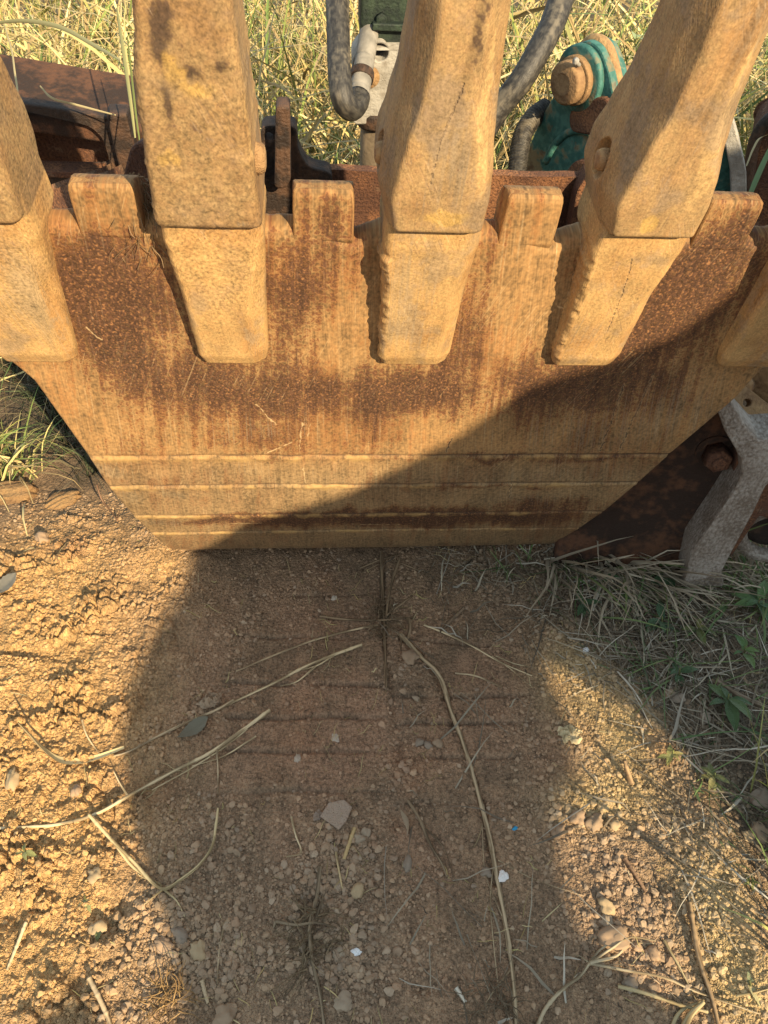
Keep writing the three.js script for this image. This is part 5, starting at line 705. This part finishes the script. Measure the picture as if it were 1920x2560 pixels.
// larger stones, each of its own shape
const clayMat = std({ map: dustTile, bumpMap: grain, bumpScale: 0.006, color: new THREE.Color(0.95, 0.95, 0.92) });
for (const [label, x, y, s, seed, turn] of [['large smooth brown boulder at the left edge above the loose soil', 20, 1235, [0.11, 0.034, 0.06], 1.4, 0.2], ['flat tan boulder half buried beside the bucket shadow at the left', 150, 1255, [0.06, 0.022, 0.04], 2.9, 0.6]]) { const g = boxUV(mergeVertices(new THREE.IcosahedronGeometry(1, 12).deleteAttribute('uv').deleteAttribute('normal'), 1e-4)); { const p = g.attributes.position; for (let i = 0; i < p.count; i++) { const v = V().fromBufferAttribute(p, i), e = 0.9 + 0.34 * n3(v.x * 0.8 + seed, v.y * 0.8, v.z * 0.8) + 0.05 * f3(v.x * 5, v.y * 5 + seed, v.z * 5, 3); p.setXYZ(i, v.x * e, v.y * e, v.z * e); } } g.scale(...s); g.deleteAttribute('normal'); g.deleteAttribute('uv'); const q = mergeVertices(g, 1e-6); { const p = q.attributes.position, u = new Float32Array(p.count * 2); for (let i = 0; i < p.count; i++) { u[i * 2] = p.getX(i); u[i * 2 + 1] = p.getZ(i) - p.getY(i); } q.setAttribute('uv', new THREE.BufferAttribute(u, 2)); } q.computeVertexNormals(); const m = single('boulder', q, clayMat, label, 'boulder'); m.position.copy(on(x, y, 5)); m.rotation.y = turn; }
const rockTone = [[0.31, 0.22, 0.14], [0.33, 0.255, 0.175], [0.26, 0.205, 0.15], [0.35, 0.24, 0.15], [0.40, 0.295, 0.17]];
for (const [label, x, y, s, k] of [
  ['flat brown stone half buried beside the twig heap', 1025, 1643, 22, 0], ['single clod casting a dark shadow on the sunlit soil near the bucket', 105, 1345, 26, 3], ['grey pebble right of the packed prints', 1040, 1746, 9, 1], ['left one of three grey pebbles in a row near the long stalk', 1046, 1856, 12, 2], ['middle one of three grey pebbles in a row near the long stalk', 1070, 1862, 11, 2], ['right one of three grey pebbles in a row near the long stalk', 1094, 1856, 13, 0], ['round tan pebble in the middle gravel below the split straw chip', 895, 2226, 15, 4], ['grey brown pebble beside the split straw chip', 897, 2098, 14, 1], ['oval pebble above the split straw chip at its right', 915, 2080, 12, 1], ['pink brown pebble left of the split straw chip', 813, 2118, 11, 3], ['smooth grey stone buried in the packed soil at the right', 1018, 2160, 15, 2], ['long grey pebble beside the long stalk', 1214, 2180, 13, 2],
  ['pale angular stone in the lower left gravel', 496, 2378, 16, 4], ['grey angular stone above the pale one at the lower left', 452, 2338, 17, 2], ['flat stone on the shade edge at the lower left', 410, 2365, 18, 3], ['sunlit block of clay in the hollow at the lower left', 247, 2322, 20, 4], ['sunlit flat stone on the smooth soil at the left', 236, 2188, 18, 4], ['rounded dark stone at the bottom edge at the left', 565, 2535, 22, 0], ['tan stone above the bottom edge at the lower left', 858, 2505, 16, 1], ['brown pebble left of the white chip', 845, 2386, 13, 1], ['sunlit round clod at the left edge', 30, 1950, 20, 4], ['sunlit pebble near the straw splinter', 190, 1978, 13, 3],
  ['orange pebble at the right of the sunlit gravel', 1636, 2384, 15, 3], ['sunlit angular stone in the strip gravel, upper left', 1445, 2045, 18, 3], ['sunlit brown stone in the strip gravel, upper middle', 1487, 2055, 19, 0], ['sunlit stone in the strip gravel, upper right', 1538, 2062, 13, 4], ['tilted sunlit stone at the edge of the packed soil', 1396, 2080, 16, 3], ['pale stone in the middle of the strip gravel', 1516, 2268, 18, 4], ['grey stone below the pale one in the strip gravel', 1518, 2300, 13, 1], ['grey stone in the shaded rubble at the right edge', 1905, 1995, 26, 2], ['brown stone at the right edge beyond the berm', 1900, 2080, 22, 0], ['pale pebble beyond the berm at the right', 1870, 2092, 12, 4], ['round shaded stone beside the fallen branch', 1690, 1745, 16, 2], ['second shaded stone below the fallen branch', 1672, 1735, 13, 0], ['shaded stone near the broad leaved weed', 1760, 1790, 17, 2], ['large shaded block half buried at the bottom of the sunlit gravel', 1535, 2345, 26, 3], ['dark stone at the bottom of the picture near the right', 1575, 2460, 14, 2],
]) { const sd = x * 0.37 + y * 0.11, g = stoneGeo(sd, 3, 0.62), rr = rng(x * 7 + y), z = s / 1000; g.scale(z * (0.85 + 0.4 * rr()), z * 0.95, z * (0.7 + 0.3 * rr())); const m = single('stone', g, stoneMat(k), label, 'stone'); m.position.copy(on(x, y, s * 0.2)); m.rotation.set(rr() * 0.4 - 0.2, rr() * 6, rr() * 0.4 - 0.2); }
function stoneMat(k) { M.rocks ??= rockTone.map((c) => std({ color: new THREE.Color().setRGB(...c), bumpMap: grain, bumpScale: 0.003, roughness: 0.95 })); return M.rocks[k]; }
// small weeds
function weed(label, x, y, n, len, seed, color, tall = 0.03, lift = 0) {
  const r = rng(seed), o = thing('weed', label, 'weed', on(x, y, lift)), mat = leafMat(color, 0.25), mat2 = leafMat(color.map((v, i) => v * (i === 0 ? 1.5 : 1.25)), 0.25), g = leafGeo(len, len * 0.2, -0.5, seed, 0.25); g.translate(0, 0, len * 0.55);
  part('stem', tube([V(0, -0.01, 0), V(0.004, tall * 0.5, 0.003), V(0.002, tall, -0.004)], 0.0016, 8, 6), tint([0.20, 0.22, 0.07]), o);
  for (let i = 0; i < n; i++) { const m = part('leaf', g, r() < 0.35 ? mat2 : mat, o), s = 0.6 + 0.6 * r(); m.position.set(0, tall * (0.35 + 0.65 * r()), 0); m.rotation.set(0.15 + 0.7 * r() - 0.4, i * 2.4 + r(), (r() - 0.5) * 0.6, 'YXZ'); m.scale.setScalar(s); }
  return o;
}
weed('small green weed in the shaded litter right of the bucket corner', 1455, 1520, 7, 0.050, 71, [0.045, 0.10, 0.030]);
weed('weed with pale speckled leaves in the middle of the shaded litter', 1645, 1565, 8, 0.055, 72, [0.06, 0.13, 0.05], 0.04);
weed('yellow green weed beside the pale speckled one', 1735, 1580, 6, 0.048, 73, [0.13, 0.15, 0.035]);
weed('broad leaved weed above the rubble at the right edge', 1805, 1765, 7, 0.070, 74, [0.075, 0.14, 0.045], 0.05);
weed('sunlit sprig beside the berm at the right', 1665, 1910, 9, 0.032, 75, [0.24, 0.25, 0.07], 0.06);
weed('thin sprig with narrow leaves further down the berm', 1770, 1960, 9, 0.034, 76, [0.20, 0.22, 0.07], 0.05);
weed('tiny yellow sprig among the pebbles at the right edge', 1872, 2212, 8, 0.016, 77, [0.28, 0.29, 0.06], 0.02);
weed('green leaved twig hanging in front of the cast bracket, lower left', 1592, 1290, 6, 0.045, 78, [0.10, 0.17, 0.05], 0.05, 110);
weed('green leaves on a thin stem in front of the cast bracket bolt', 1765, 1215, 4, 0.055, 79, [0.13, 0.19, 0.06], 0.03, 230);
weed('pair of green leaves beside the bucket edge in front of the bracket', 1727, 1150, 3, 0.055, 80, [0.07, 0.14, 0.05], 0.03, 290);
weed('fine green sprig against the pale rim of the cast bracket', 1842, 1255, 8, 0.022, 81, [0.07, 0.14, 0.04], 0.04, 190);
weed('single broad pale leaf standing in the grass behind the teal bracket', 1585, 110, 3, 0.16, 82, [0.30, 0.38, 0.14], 0.06, 860);
weed('bit of fallen green leaf on the left loose soil', 210, 2245, 3, 0.045, 83, [0.36, 0.38, 0.16], 0.006);
weed('narrow green leaf on the soil at the lower left', 242, 2355, 2, 0.035, 84, [0.28, 0.32, 0.12], 0.004);
weed('sunlit green leaf bits at the left edge of the loose soil', 60, 2130, 4, 0.03, 85, [0.34, 0.36, 0.13], 0.01);
weed('single pale leaf at the bottom right among husks', 1868, 2460, 2, 0.04, 86, [0.40, 0.44, 0.22], 0.01);
weed('low green weed near the bucket corner at the top of the shaded litter', 1500, 1452, 8, 0.045, 91, [0.07, 0.15, 0.045], 0.03);
weed('dark leaved weed under the fallen straw in front of the cast bracket', 1665, 1455, 8, 0.05, 92, [0.055, 0.12, 0.04], 0.04);
weed('bushy green weed at the right edge below the cast bracket', 1880, 1530, 10, 0.06, 93, [0.08, 0.17, 0.05], 0.06);
weed('small bright weed between the yellow green one and the right edge', 1850, 1640, 7, 0.05, 94, [0.10, 0.19, 0.05], 0.04);
weed('small dull weed left of the broad leaved weed in the rubble', 1690, 1690, 6, 0.042, 95, [0.06, 0.12, 0.04], 0.03);
renderer.render(scene, camera);
